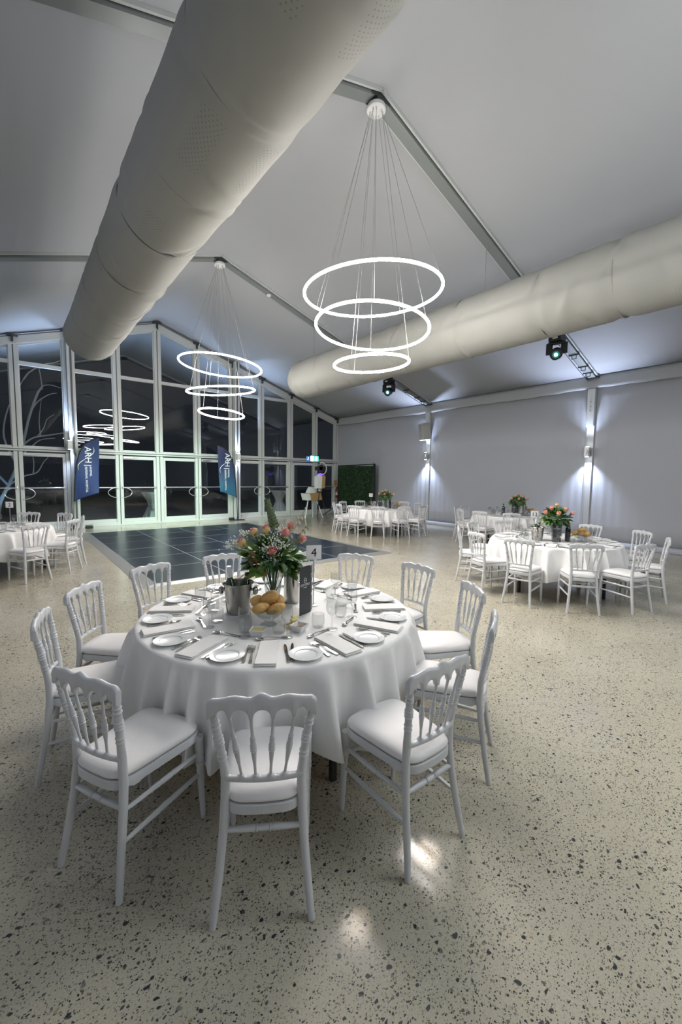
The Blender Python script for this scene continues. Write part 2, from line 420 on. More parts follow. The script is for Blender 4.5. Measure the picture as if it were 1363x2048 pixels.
def text_mesh(body, size, depth=.0006, align='CENTER', spacing=1):
    c = bpy.data.curves.new('lettering', 'FONT'); c.body = body; c.size = size; c.extrude = depth; c.align_x = align; c.align_y = 'CENTER'
    c.space_character = spacing; c.resolution_u = 3
    o = bpy.data.objects.new('lettering', c); COL.objects.link(o)
    dg = bpy.context.evaluated_depsgraph_get(); me = bpy.data.meshes.new_from_object(o.evaluated_get(dg))
    bpy.data.objects.remove(o); return me
def put_mesh(name, me, m, parent, mat4):
    me = me.copy(); me.materials.clear(); me.materials.append(m)
    o = bpy.data.objects.new(name, me); COL.objects.link(o); o.parent = parent; o.matrix_local = mat4
    return o
def basis(x, y, z, loc):
    m = Matrix((Vector(x), Vector(y), Vector(z))).transposed().to_4x4(); m.translation = Vector(loc); return m
def pix(p):
    d = Vector(p) - CAM; f = d.dot(Fv)
    return (681.5 + 821.63 * d.dot(Rv) / f, 1024 - 821.63 * d.dot(Uv) / f) if f > 0 else (-9999, 0)
def inview(p, m=12):
    u, v = pix(p); return -m < u < 1363 + m and -m < v < 2048 + m

# ------------------------------------------------------------------ the hall
m = MB(); m.box((0, (YS + D) / 2, -.1), (2 * HX + .6, D - YS + .3, .2)); struct(m.build('floor', MT['floor'], smooth=0))
m = MB(); m.box((0, D + 15.16, -.13), (60, 30, .2)); struct(m.build('ground', MT['deck'], smooth=0))

m = MB()                                   # ceiling lining: a sagging fabric panel on each slope of each bay
ys = [YS, D - 4 * BAY, D - 3 * BAY, D - 2 * BAY, D - BAY, D, YO]
for side in (-1, 1):
    for a, b in zip(ys[:-1], ys[1:]):
        def fn(u, v, a=a, b=b, side=side):
            x = side * HX * u; y = a + (b - a) * v
            e = min(1, 6 * min(v, 1 - v)) ; sag = -.03 * math.sin(PI * v) * math.sin(PI * u)
            return (x, y, zroof(x) + .045 + sag)
        m.grid(fn, 14, 12)
struct(m.build('ceiling', MT['lining'], smooth=60, solid=.03))

def ripple(y, amp, k): return amp * (math.sin(y * k) + .6 * math.sin(y * k * 2.3 + 1) + .4 * math.sin(y * k * 4.1 + 2))
def side_wall(sx, name):
    m = MB()
    def fn(u, v):
        y = YS + (D - YS) * u; z = ZE * v
        near = min(abs(y - r) for r in RAFTERS + [D]); k = math.exp(-near * 1.6)
        return (sx * (HX + .06 - .012 * k * math.sin(y * 31) * (1 - .5 * v) - ripple(y, .004, 3.3)), y, z)
    m.grid(fn, 500, 9)
    return struct(m.build(name, MT['wall'], smooth=60, solid=.03))
side_wall(1, 'wall_right'); side_wall(-1, 'wall_left')

m = MB()
for x0, x1, z0, z1 in ((-HX, -3.2, 0, ZE + .2), (3.2, HX, 0, ZE + .2), (-3.2, 3.2, 2.5, ZE + .2)):
    m.box(((x0 + x1) / 2, YS, (z0 + z1) / 2), (x1 - x0, .12, z1 - z0))
m.prism([(-HX, ZE - .1), (HX, ZE - .1), (HX, ZE), (0, ZR), (-HX, ZE)], .11, Matrix.Translation((0, YS, 0)))
struct(m.build('wall_back', MT['backwall'], smooth=0))
m = MB(); m.box((0, YS - .5, 1.25), (6.6, .1, 2.5)); struct(m.build('door_1', MT['opening'], smooth=0))

def pipe_valance(sx, name):
    m = MB()
    def fn(u, v):
        y = YS + (D - YS) * u
        return (sx * (HX - .02 - .035 * v - ripple(y, .006, 2.1) * v), y, ZE + .03 - .33 * v + .012 * v * math.sin(y * 1.7) + (.006 * v * math.sin(y * 9)))
    m.grid(fn, 260, 5)
    return struct(m.build(name, MT['lining'], smooth=60, solid=.012))
pipe_valance(1, 'trim_1'); pipe_valance(-1, 'trim_2')
for k, sx in ((1, 1), (2, -1)):
    m = MB()
    m.grid(lambda u, v: (sx * (HX - .015 - .05 * v - ripple(YS + (D - YS) * u, .006, 2.7)), YS + (D - YS) * u, .13 * (1 - v) + .002), 260, 3)
    struct(m.build('baseboard_right' if sx > 0 else 'baseboard_left', MT['wall'], smooth=60, solid=.012))

# rafters (flat grey strips between the lining panels) with their keder edges, side columns
nt_ = [3]
def trim(mb, mt, **k):
    o = struct(mb.build('trim_%d' % nt_[0], mt, **k)); nt_[0] += 1; return o
for y in RAFTERS + [YO - .1]:
    m = MB()
    for sx in (-1, 1):
        m.bar((0, y, ZR - .01), (sx * HX, y, ZE - .01), .17, .10, mi=0)
        for q in (-.115, .115): m.bar((0, y + q, ZR + .012), (sx * HX, y + q, ZE + .012), .03, .06, mi=1)
    m.box((0, y, ZR - .06), (.34, .19, .07), mi=2); m.box((0, y, ZR - .11), (.15, .21, .05), mi=2)
    trim(m, [MT['beam'], MT['white_frame'], MT['bracket']])
    for sx in (-1, 1):
        if y > D: continue
        m = MB(); xx = sx * (HX - .03)
        m.box((xx + sx * .07, y, ZE / 2), (.06, .19, ZE), mi=0)
        for q in (-.075, .075): m.box((xx + sx * .032, y + q, ZE / 2), (.02, .022, ZE), mi=0)
        m.box((xx - sx * .02, y, ZE - .02), (.16, .30, .05), mi=2)
        trim(m, [MT['column'], MT['white_frame'], MT['bracket']])
        m = MB(); prof = [(-.09, 1.0), (.09, 1.0)] + [(.09 * math.cos(a), -.09 * math.sin(a)) for a in np.linspace(0, PI, 12)]
        mt4 = basis((0, 1, 0), (1, 0, 0), (0, 0, 1), (xx - sx * .015, y, 3.14))
        m.prism([(x, z if z < .5 else ZE - .3 - 3.14) for x, z in prof], .09, mt4)
        for zz in (3.5, 3.62, 3.74): m.box((xx - sx * .062, y, zz), (.008, .03, .015), mi=1)
        trim(m, [MT['white_frame'], MT['bracket']], bevel=.006)
        for q, zz in ((1.0, 4.0), (.55, None), (.30, None)):
            x = sx * (HX - q * 1.25); z0 = zroof(x) - .06
            m = MB(); m.box((x, y, z0), (.05, .24, .03)); m.box((x, y - .05, z0 - .05), (.012, .012, .09)); m.box((x, y + .05, z0 - .05), (.012, .012, .09)); m.box((x, y, z0 - .095), (.012, .11, .012))
            tag(m.build('beam_clamp', MT['bracket']), 'small dark clamp gripping the %s roof beam on its %s slope' % ({0: 'far', 1: 'near', 2: 'rear'}[RAFTERS.index(y)], 'right' if sx > 0 else 'left') + (', %s from the eave' % {1.0: 'farthest', .55: 'second', .30: 'closest'}[q]), 'clamp', 'clamps along the roof beams') if sx > 0 and RAFTERS.index(y) < 2 else bpy.data.objects.remove(m.build('beam_clamp', MT['bracket']))

# window wall: posts, roof-line beam, transom, upper rail, panes, doors
PX = [-6.56, -5.25, -3.93, -2.66, -1.30, -.03, 1.32, 2.68, 3.94, 5.32, 6.61, 7.80]
PX = [-7.80] + PX
for x in PX:
    m = MB(); wz = zroof(x) - .02
    for q in (-.06, .06): m.box((x + q, D + .03, wz / 2), (.095, .15, wz), mi=0)
    m.box((x, D + .03, wz / 2), (.04, .11, wz), mi=1)
    m.box((x, D - .09, wz - .03), (.26, .14, .045), mi=2); m.box((x, D - .10, wz - .12), (.05, .10, .16), mi=2)
    if abs(abs(x) - 2.67) < .1:                       # main gable columns stand proud of the glazing
        xc = x + .09
        m.box((xc, D - .19, wz / 2), (.20, .20, wz), mi=0); m.box((xc, D - .297, wz / 2), (.05, .02, wz), mi=1)
        m.box((xc, D - .21, .015), (.34, .34, .03), mi=0)
    trim(m, [MT['white_frame'], MT['frame_dark'], MT['bracket']], bevel=.004)
m = MB()
for sx in (-1, 1):
    m.bar((0, D + .02, ZR - .15), (sx * HX, D + .02, ZE - .15), .17, .24, mi=0)
    m.bar((0, D - .075, ZR - .055), (sx * HX, D - .075, ZE - .055), .03, .02, mi=1)
trim(m, [MT['white_frame'], MT['frame_dark']], bevel=.005)
m = MB(); m.box((0, D + .03, 2.40), (2 * HX, .14, .13), mi=0); m.box((0, D - .045, 2.40), (2 * HX, .02, .02), mi=1)
m.box((0, D - .02, 2.335), (2 * HX, .06, .02), mi=1)
trim(m, [MT['white_frame'], MT['frame_dark']], bevel=.004)
m = MB(); m.box((0, D + .02, .02), (2 * HX, .26, .04)); trim(m, MT['white_frame'], bevel=.004)

wi = 1
for a, b in zip(PX[:-1], PX[1:]):
    if b < -4.0: lo_only = False
    x0, x1 = a + .105, b - .105
    t0, t1 = min(zroof(x0), zroof(x1)), 0
    root = bpy.data.objects.new('window_%d' % wi, None); COL.objects.link(root); root.location = ((x0 + x1) / 2, D + .03, 2.46); struct(root); wi += 1
    cx = (x0 + x1) / 2
    rail = max(zroof(x0), zroof(x1)) > 5.35 and t0 > 5.0
    f = MB(); g = []
    top = lambda x: zroof(x) - .30
    hw = (x1 - x0) / 2
    def loc_box(fb, xa, xb, za, zb, dy=.05): fb.box(((xa + xb) / 2 - cx, 0, (za + zb) / 2 - 2.46), (xb - xa, dy, zb - za))
    loc_box(f, x0, x0 + .03, 2.46, top(x0)); loc_box(f, x1 - .03, x1, 2.46, top(x1)); loc_box(f, x0, x1, 2.46, 2.50)
    if rail: loc_box(f, x0, x1, 4.81, 4.92, .10)
    f.bar((x0 - cx, 0, top(x0) - 2.46), (x1 - cx, 0, top(x1) - 2.46), .05, .05)
    f.build('window_frame', MT['white_frame'], root, bevel=.003)
    if rail:
        g = MB(); g.prism([(x0 - cx, .02), (x1 - cx, .02), (x1 - cx, 2.37), (x0 - cx, 2.37)], .008); g.build('pane', MT['glass_win'], root, smooth=0)
        g = MB(); g.prism([(x0 - cx, 2.44), (x1 - cx, 2.44), (x1 - cx, top(x1) - 2.46), (x0 - cx, top(x0) - 2.46)], .008); g.build('pane', MT['glass_win'], root, smooth=0)
    else:
        g = MB(); g.prism([(x0 - cx, .02), (x1 - cx, .02), (x1 - cx, top(x1) - 2.46), (x0 - cx, top(x0) - 2.46)], .008); g.build('pane', MT['glass_win'], root, smooth=0)

# double doors under the transom
DOORS = [(-7.69, -6.56, -5.36), (-5.14, -3.93, -2.77), (-2.55, -1.30, -.14), (.08, 1.32, 2.57), (2.79, 3.94, 5.21), (5.43, 6.61, 7.69)]
di = 2
for (a, c, b) in DOORS:
    root = bpy.data.objects.new('door_%d' % di, None); COL.objects.link(root); root.location = (c, D + .02, 0); struct(root); di += 1
    for s, (xa, xb) in ((-1, (a, c - .012)), (1, (c + .012, b))):
        xa -= c; xb -= c; f = MB(); st = .085
        f.box((xa + st / 2, 0, 1.20), (st, .06, 2.20)); f.box((xb - st / 2, 0, 1.20), (st, .06, 2.20))
        f.box(((xa + xb) / 2, 0, 2.245), (xb - xa - 2 * st + .004, .056, .108)); f.box(((xa + xb) / 2, 0, .155), (xb - xa - 2 * st + .004, .056, .108))
        f.box(((xa + xb) / 2, 0, .07), (xb - xa, .12, .06))
        lf = f.build('door_leaf', MT['white_frame'], root, bevel=.004)
        g = MB(); g.box(((xa + xb) / 2, 0, 1.2), (xb - xa - .15, .008, 2.0)); g.build('pane', MT['glass_win'], lf, smooth=0)
        h = MB(); h.box(((xa + xb) / 2, -.085, 1.255), (xb - xa - .10, .03, .035))
        for q in (xa + .07, xb - .07): h.box((q, -.06, 1.255), (.05, .06, .09))
        h.build('push_bar', MT['satin'], lf, bevel=.006)
        h = MB(); e = -.055 if s < 0 else .055
        pts = [(e + s * (.30 * math.sin(t)), -.075, 1.09 + .17 * math.cos(t)) for t in np.linspace(.05, PI - .05, 18)]
        pts = [(e, -.04, 1.26)] + [(e + s * .03, -.075, 1.26)] + pts + [(e + s * .03, -.075, .92), (e, -.04, .92)]
        h.tube(pts, .013, 8); h.build('door_handle', MT['satin'], lf)
        if s > 0:
            h = MB(); h.box((xa + .25, -.06, 2.25), (.28, .05, .06)); h.bar((xa + .25, -.09, 2.25), (xa + .5, -.09, 2.27), .03, .015); h.build('door_closer', MT['satin'], lf, bevel=.004)

# ------------------------------------------------------------------ dance floor
x0, x1, y0, y1 = -2.46, 2.34, 6.62, 13.40
df = thing('dance_floor', 'dark slate panelled dance floor with bevelled metal ramp edges', 'dance floor', ((x0 + x1) / 2, (y0 + y1) / 2, 0))
cx, cy = (x0 + x1) / 2, (y0 + y1) / 2
nx, ny = 4, 6
dx, dy = (x1 - x0) / nx, (y1 - y0) / ny
for i in range(nx):
    for j in range(ny):
        m = MB(); m.box((0, 0, .014), (dx - .006, dy - .006, .028)); o = m.build('floor_panel', MT['dance'], df, (x0 + dx * (i + .5) - cx, y0 + dy * (j + .5) - cy, 0), smooth=0)
m = MB()
for i in range(nx + 1): m.box((x0 + dx * i - cx, 0, .0142), (.018, y1 - y0, .0286))
for j in range(ny + 1): m.box((0, y0 + dy * j - cy, .0142), (x1 - x0, .018, .0286))
m.build('panel_seam', MT['dance_seam'], df, smooth=0)
wR = .20
def ramp(a, b, oa, ob):
    m = MB(); a, b, oa, ob = [Vector((*p, 0)) - Vector((cx, cy, 0)) for p in (a, b, oa, ob)]
    up = Vector((0, 0, .028)); lo = Vector((0, 0, .001))
    m.add([a + up, b + up, ob + lo * 3, oa + lo * 3, a, b, ob, oa], [(0, 1, 2, 3), (4, 7, 6, 5), (0, 4, 5, 1), (2, 6, 7, 3), (1, 5, 6, 2), (0, 3, 7, 4)])
    m.build('edge_ramp', MT['ramp'], df, smooth=0)
q = [(x0, y0), (x1, y0), (x1, y1), (x0, y1)]; Q = [(x0 - wR, y0 - wR * .6), (x1 + wR, y0 - wR), (x1 + wR, y1 + wR), (x0 - wR, y1 + wR)]
for i in range(4): ramp(q[i], q[(i + 1) % 4], Q[i], Q[(i + 1) % 4])

# ------------------------------------------------------------------ fabric air ducts
def duct(name, label, xd, zd, r, ya, yb, hoops, seed):
    rng = random.Random(seed); root = thing(name, label, 'air duct', (xd, yb, zd))
    nu, nv = 96, 560; V = []; UV = []
    ph = [rng.uniform(0, 6.28) for _ in range(8)]
    folds = [(rng.uniform(ya, yb), rng.uniform(-PI, PI), rng.uniform(.04, .09), rng.uniform(.25, .6), rng.uniform(-.8, .8)) for _ in range(70)]
    folds += [(h + rng.uniform(-.12, .12), rng.uniform(-PI, PI), rng.uniform(.025, .05), rng.uniform(.3, .7), rng.uniform(-.6, .6)) for h in hoops for _ in range(5)]
    yy = np.linspace(ya, yb, nv); th = np.linspace(-PI, PI, nu + 1)[:-1]        # th = 0 is straight down
    Y, T = np.meshgrid(yy, th, indexing='ij')
    dh = np.min(np.abs(Y[..., None] - np.array(hoops)), axis=-1)
    rad = r * (1 - .040 * np.exp(-(dh / .14) ** 2) + .014 * np.cos(2 * PI * dh / 1.2) * np.exp(-dh) + .010 * np.sin(3 * T + ph[0] + Y) * np.exp(-dh / .5) + .008 * np.sin(Y * 2.1 + ph[1]) * np.cos(T + ph[2]))
    for (fy, ft, wdt, ln, sl) in folds:
        dt = (T - ft + PI) % (2 * PI) - PI
        s_ = (Y - fy) - sl * dt * r
        rad += .021 * np.exp(-(s_ / wdt) ** 2) * np.exp(-(dt / ln) ** 2) * np.sign(sl)
    for e_ in (yb,):
        rad *= np.clip(1 - .10 * np.exp(-((e_ - Y) / .10) ** 2), 0, 1)
    X = xd * 0 + rad * np.sin(T); Z = -rad * np.cos(T)
    V = np.stack([X, Y - yb, Z], -1).reshape(-1, 3).tolist()
    Fc = [(i * nu + j, i * nu + (j + 1) % nu, (i + 1) * nu + (j + 1) % nu, (i + 1) * nu + j) for i in range(nv - 1) for j in range(nu)]
    # end cap of fabric, bulging a little
    k0 = (nv - 1) * nu; base = len(V)
    rings = 7; rend = rad[-1]
    for k in range(1, rings + 1):
        s_ = math.cos(k / rings * PI / 2); b_ = .16 * math.sin(k / rings * PI / 2)
        for j in range(nu):
            rr = rend[j] * max(s_, .001); V.append([rr * math.sin(th[j]), b_, -rr * math.cos(th[j])])
    for k in range(rings):
        o0 = k0 if k == 0 else base + (k - 1) * nu; o1 = base + k * nu
        for j in range(nu): Fc.append((o0 + j, o0 + (j + 1) % nu, o1 + (j + 1) % nu, o1 + j))
    me = bpy.data.meshes.new('duct_sleeve'); me.from_pydata(V, [], Fc)
    uvl = me.uv_layers.new(name='UVMap')
    co = np.array(V); li = np.zeros(len(me.loops), dtype=np.int32); me.loops.foreach_get('vertex_index', li)
    P = co[li]; U = np.arctan2(P[:, 0], -P[:, 2]) * r; W = P[:, 1]
    uvl.data.foreach_set('uv', np.stack([U, W], 1).ravel())
    bm = bmesh.new(); bm.from_mesh(me); bmesh.ops.recalc_face_normals(bm, faces=bm.faces); bm.to_mesh(me); bm.free()
    me.polygons.foreach_set('use_smooth', [True] * len(me.polygons)); me.materials.append(MT['duct'])
    o = bpy.data.objects.new('duct_sleeve', me); COL.objects.link(o); o.parent = root
    for i, h in enumerate(hoops):                       # sewn seam bands
        m = MB(); rr = r * .962
        m.tube([(rr * math.sin(t), h - yb, -rr * math.cos(t)) for t in np.linspace(0, 2 * PI, 72)[:-1]], .009, 6, closed=True)
        m.build('seam_band', MT['frame_dark'] if i == SEAM_DARK.get(name) else MT['duct'], root)
    m = MB(); m.box((0, (ya - yb) / 2, r + .01), (.03, yb - ya - .1, .045)); m.build('hanging_rail', MT['satin'], root)
    for y in RAFTERS:
        if y < yb:
            m = MB(); m.tube([(0, y - yb, r + .02), (0, y - yb, zroof(xd) - zd - .05)], .006, 6); m.build('hanger_wire', MT['wire'], root)
    return root
SEAM_DARK = {'fabric_duct': 9}
duct('fabric_duct', 'large cream canvas air duct running overhead left of the roof ridge', -2.60, 4.75, .505, YS + .15, 11.15, [-10, -8, -6.2, -4.4, -2.2, .55, 1.75, 3.0, 4.15, 5.25, 6.6, 7.9, 9.3, 10.7], 3)
SEAM_DARK = {}
for _o in [o for o in bpy.data.objects if o.name.startswith('seam_band')]: pass
duct('fabric_duct', 'cream canvas air duct on the right under the low ceiling slope', 2.76, 4.53, .53, YS + .15, 10.55, [-10, -8, -6.2, -4.4, -2.2, 0, 1.2, 2.25, 3.3, 4.8, 6.3, 7.7, 9.2, 10.3], 8)

# ------------------------------------------------------------------ ring chandeliers
def chandelier(y, rings, label, mts=('ring', 'ring_top')):
    root = thing('ring_chandelier', label, 'chandelier', (0, y, ZR - .13), 0, 'ring chandeliers along the ridge')
    m = MB(); m.lathe([(.05, .0), (.125, -.005), (.13, -.015), (.13, -.055), (.12, -.065), (.0, -.068)], 32); m.build('canopy', MT['white_plastic'], root)
    zt = -.065
    for k, (z, r, a, b, n) in enumerate(rings):
        z -= ZR - .13
        P = [(r * math.cos(t), r * math.sin(t), z + r * (a * math.cos(t) + b * math.sin(t))) for t in np.linspace(0, 2 * PI, 121)[:-1]]
        m = MB(); m.tube(P, .0185, 12, closed=True); rg = m.build('light_ring', [MT[q_] for q_ in mts], root)
        for pl in rg.data.polygons: pl.material_index = 1 if pl.normal.z > .0 else 0
        for i in range(n):
            t = 2 * PI * i / n + k * .5 + .35; q = (r * math.cos(t), r * math.sin(t), z + r * (a * math.cos(t) + b * math.sin(t)) + .02)
            w_ = MB(); w_.tube([(.08 * math.cos(t), .08 * math.sin(t), zt), q], .0028, 5); w_.build('suspension_wire', MT['wire'], root)
            w_ = MB(); w_.lathe([(.012, 0), (.010, -.03), (.004, -.045)], 8, Matrix.Translation((.08 * math.cos(t), .08 * math.sin(t), zt))); w_.build('wire_gland', MT['white_plastic'], root)
    return root
chandelier(RAFTERS[1], [(4.312, .967, .063, -.001, 4), (3.818, .803, -.083, -.019, 4), (3.327, .535, .061, -.015, 3)], 'near chandelier of three large white light rings')
chandelier(RAFTERS[0], [(4.364, .971, -.076, .017, 4), (3.767, .806, .095, .021, 4), (3.214, .538, -.107, -.027, 3)], 'far chandelier of three white light rings hanging before the window wall')
for yb_, nb_ in ((RAFTERS[2], 'rear chandelier of three light rings above the camera side'), (RAFTERS[3], 'rearmost chandelier of three light rings by the rear wall')): chandelier(yb_, [(4.33, .97, .02, .03, 4), (3.80, .805, -.03, .02, 4), (3.30, .536, .03, -.02, 3)], nb_, ('ring_dim', 'ring_dim'))
m = MB(); m.lathe([(.055, 0), (.06, -.02), (.045, -.05), (0, -.055)], 20); o = m.build('smoke_detector', MT['white_plastic'], None, (1.32, RAFTERS[0], zroof(1.32) - .06)); tag(o, 'round white smoke detector on the far roof beam', 'smoke detector')

# ------------------------------------------------------------------ sconces, speaker, moving heads, exit sign
SNAME = ['far right-wall column below the speaker', 'near right-wall column', 'rear right-wall column', 'far left-wall column', 'middle left-wall column', 'rear left-wall column', 'window column behind the left banner', 'window column behind the right banner', 'outer face of left window column, added roof lighting', 'outer face of right window column, added roof lighting']
for (x, y, z, ax, ay), nm in zip(SCONCES, SNAME):
    if not (inview((x, y, z))): nm = nm
    t = thing('wall_sconce', 'up and down wall light on the ' + nm, 'wall light', (x, y, z), 0, 'up and down wall lights')
    m = MB(); m.box((0, 0, 0), (.11, .11, .25)); m.box((-ax * -.06, -ay * .075, 0), (.06 if ax else .06, .10 if ay else .06, .12)); m.build('body', MT['satin'] if ax else MT['white_plastic'], t, bevel=.006)
    for s in (-1, 1):
        m = MB(); m.lathe([(.045, s * .126), (.045, s * .134)], 16); m.build('lens', MT['sconce_lens'], t)

t = thing('wall_speaker', 'grey box loudspeaker tilted out from the right wall column', 'speaker', (HX - .36, RAFTERS[0] - .12, 3.35), 0)
rot = Euler((0, R_(-8), R_(-28))).to_matrix()
m = MB(); m.box((0, 0, 0), (.30, .36, .58), rot); m.build('cabinet', MT['speaker'], t, bevel=.015)
m = MB(); m.box(rot @ Vector((-.153, 0, 0)), (.012, .32, .54), rot); m.build('grille', MT['speaker'], t, bevel=.004)
m = MB(); m.bar((.12, .06, .1), (.30, .12, .1), .05, .05); m.bar((.12, .06, -.1), (.30, .12, -.1), .05, .05); m.build('wall_bracket', MT['bracket'], t)

def moving_head(x, y, aim, label):
    z = zroof(x) - .05; t = thing('moving_head_light', label, 'stage light', (x, y, z), 0, 'moving head lights on the roof beams')
    t.scale = (1.12, 1.12, 1.12)
    m = MB(); m.box((0, 0, -.04), (.10, .22, .05)); m.box((0, -.07, -.01), (.05, .05, .06)); m.box((0, .07, -.01), (.05, .05, .06)); m.build('clamp', MT['black'], t, bevel=.006)
    m = MB(); m.box((0, 0, -.125), (.27, .24, .12)); bs = m.build('base', MT['black'], t, bevel=.02)
    m = MB(); m.box((-.137, -.02, -.125), (.004, .10, .035)); m.build('display', MT['satin'], bs)
    d = (Vector(aim) - Vector((x, y, z - .40))).normalized()
    side = d.cross(Vector((0, 0, 1))).normalized()
    q = basis(side, d.cross(side) * -1, d, (0, 0, -.40))
    m = MB()
    for s in (-1, 1): m.bar(Vector((0, 0, -.19)) + side * s * .135, Vector((0, 0, -.42)) + side * s * .135, .05, .12, up=side)
    m.bar(Vector((0, 0, -.20)) - side * .16, Vector((0, 0, -.20)) + side * .16, .12, .04)
    m.build('yoke', MT['black'], t, bevel=.015)
    m = MB(); m.lathe([(.0, -.17), (.07, -.17), (.10, -.13), (.115, -.02), (.12, .06), (.11, .14), (.098, .155), (.085, .15)], 28, q); hd = m.build('head', MT['black'], t)
    m = MB(); m.lathe([(.085, .148), (.04, .153), (.034, .153)], 28, q, cap0=False); m.build('lens_surround', MT['lens_ring'], hd)
    m = MB(); m.lathe([(.034, .153), (.024, .160), (.0, .163)], 24, q); m.build('lens', MT['lens'], hd)
    m = MB(); pts = [(.05, .1, -.03)]
    for k in range(12): s = k / 11; xx = math.copysign(1, x) * (.1 + s * (HX - abs(x) - .35)); pts.append((xx, .10, (zroof(x + xx) - zroof(x)) - .035 - .03 * math.sin(PI * s)))
    m.tube(pts, .007, 6); m.build('power_cable', MT['black'], t)
moving_head(5.70, RAFTERS[1], (-2.0, 1.5, 1.0), 'black moving head light with a lit teal lens, larger and nearer of the two')
moving_head(5.78, RAFTERS[0], (-1.0, 6.0, 1.6), 'black moving head light on the far beam, smaller and turned aside')
moving_head(-5.70, RAFTERS[2], (-2.74, 1.10, 0), 'black moving head light on the beam above the camera side')
moving_head(-5.78, RAFTERS[0], (1.0, 15, .6), 'black moving head light on the left slope of the far beam')

t = thing('exit_sign', 'lit green running man exit sign above the last door', 'exit sign', (6.50, D - .10, 2.50))
m = MB(); m.box((0, 0, 0), (.44, .05, .24)); m.build('housing', MT['white_plastic'], t, bevel=.006)
m = MB(); m.box((.08, -.028, 0), (.26, .006, .22)); pn = m.build('green_panel', MT['sign_green'], t, smooth=0)
m = MB(); m.box((-.13, -.028, 0), (.15, .006, .22)); m.build('white_arrow_panel', MT['sign_white'], t, smooth=0)
m = MB()
def P2(pts): m.prism(pts, .003, Matrix.Translation((.08, -.033, 0)))
m.ball((.085, -.033, .075), (.018, .003, .018), 10)
P2([(-.01, .055), (.03, .05), (.015, -.02), (-.025, -.015)]); P2([(-.02, -.01), (.0, -.02), (-.03, -.06), (-.075, -.085), (-.08, -.07), (-.045, -.05)])
P2([(.0, -.01), (.015, -.02), (.045, -.05), (.03, -.095), (.012, -.09), (.025, -.05)]); P2([(.02, .05), (.03, .04), (.07, .01), (.06, 0), (.025, .025)]); P2([(-.01, .055), (-.005, .04), (-.05, .02), (-.06, .0), (-.07, .005), (-.055, .035)])
m.build('running_man', MT['sign_white'], pn, smooth=0)
m = MB(); m.prism([(-.18, 0), (-.145, .04), (-.145, .015), (-.09, .015), (-.09, -.015), (-.145, -.015), (-.145, -.04)], .003, Matrix.Translation((0, -.033, 0))); m.build('arrow', MT['sign_green'], t, smooth=0)
t2 = thing('small_lit_sign', 'small blue lit sign just left of the exit sign', 'sign', (6.17, D - .09, 2.49))
m = MB(); m.box((0, 0, 0), (.16, .03, .20)); m.build('housing', MT['white_plastic'], t2, bevel=.004)
m = MB(); m.box((0, -.018, 0), (.15, .006, .19)); m.build('blue_panel', MT['sign_blue'], t2, smooth=0)
m = MB(); m.bar((-.015, -.0225, -.06), (.015, -.0225, .06), .018, .003, up=(0, 1, 0)); m.build('white_mark', MT['sign_white'], t2, smooth=0)

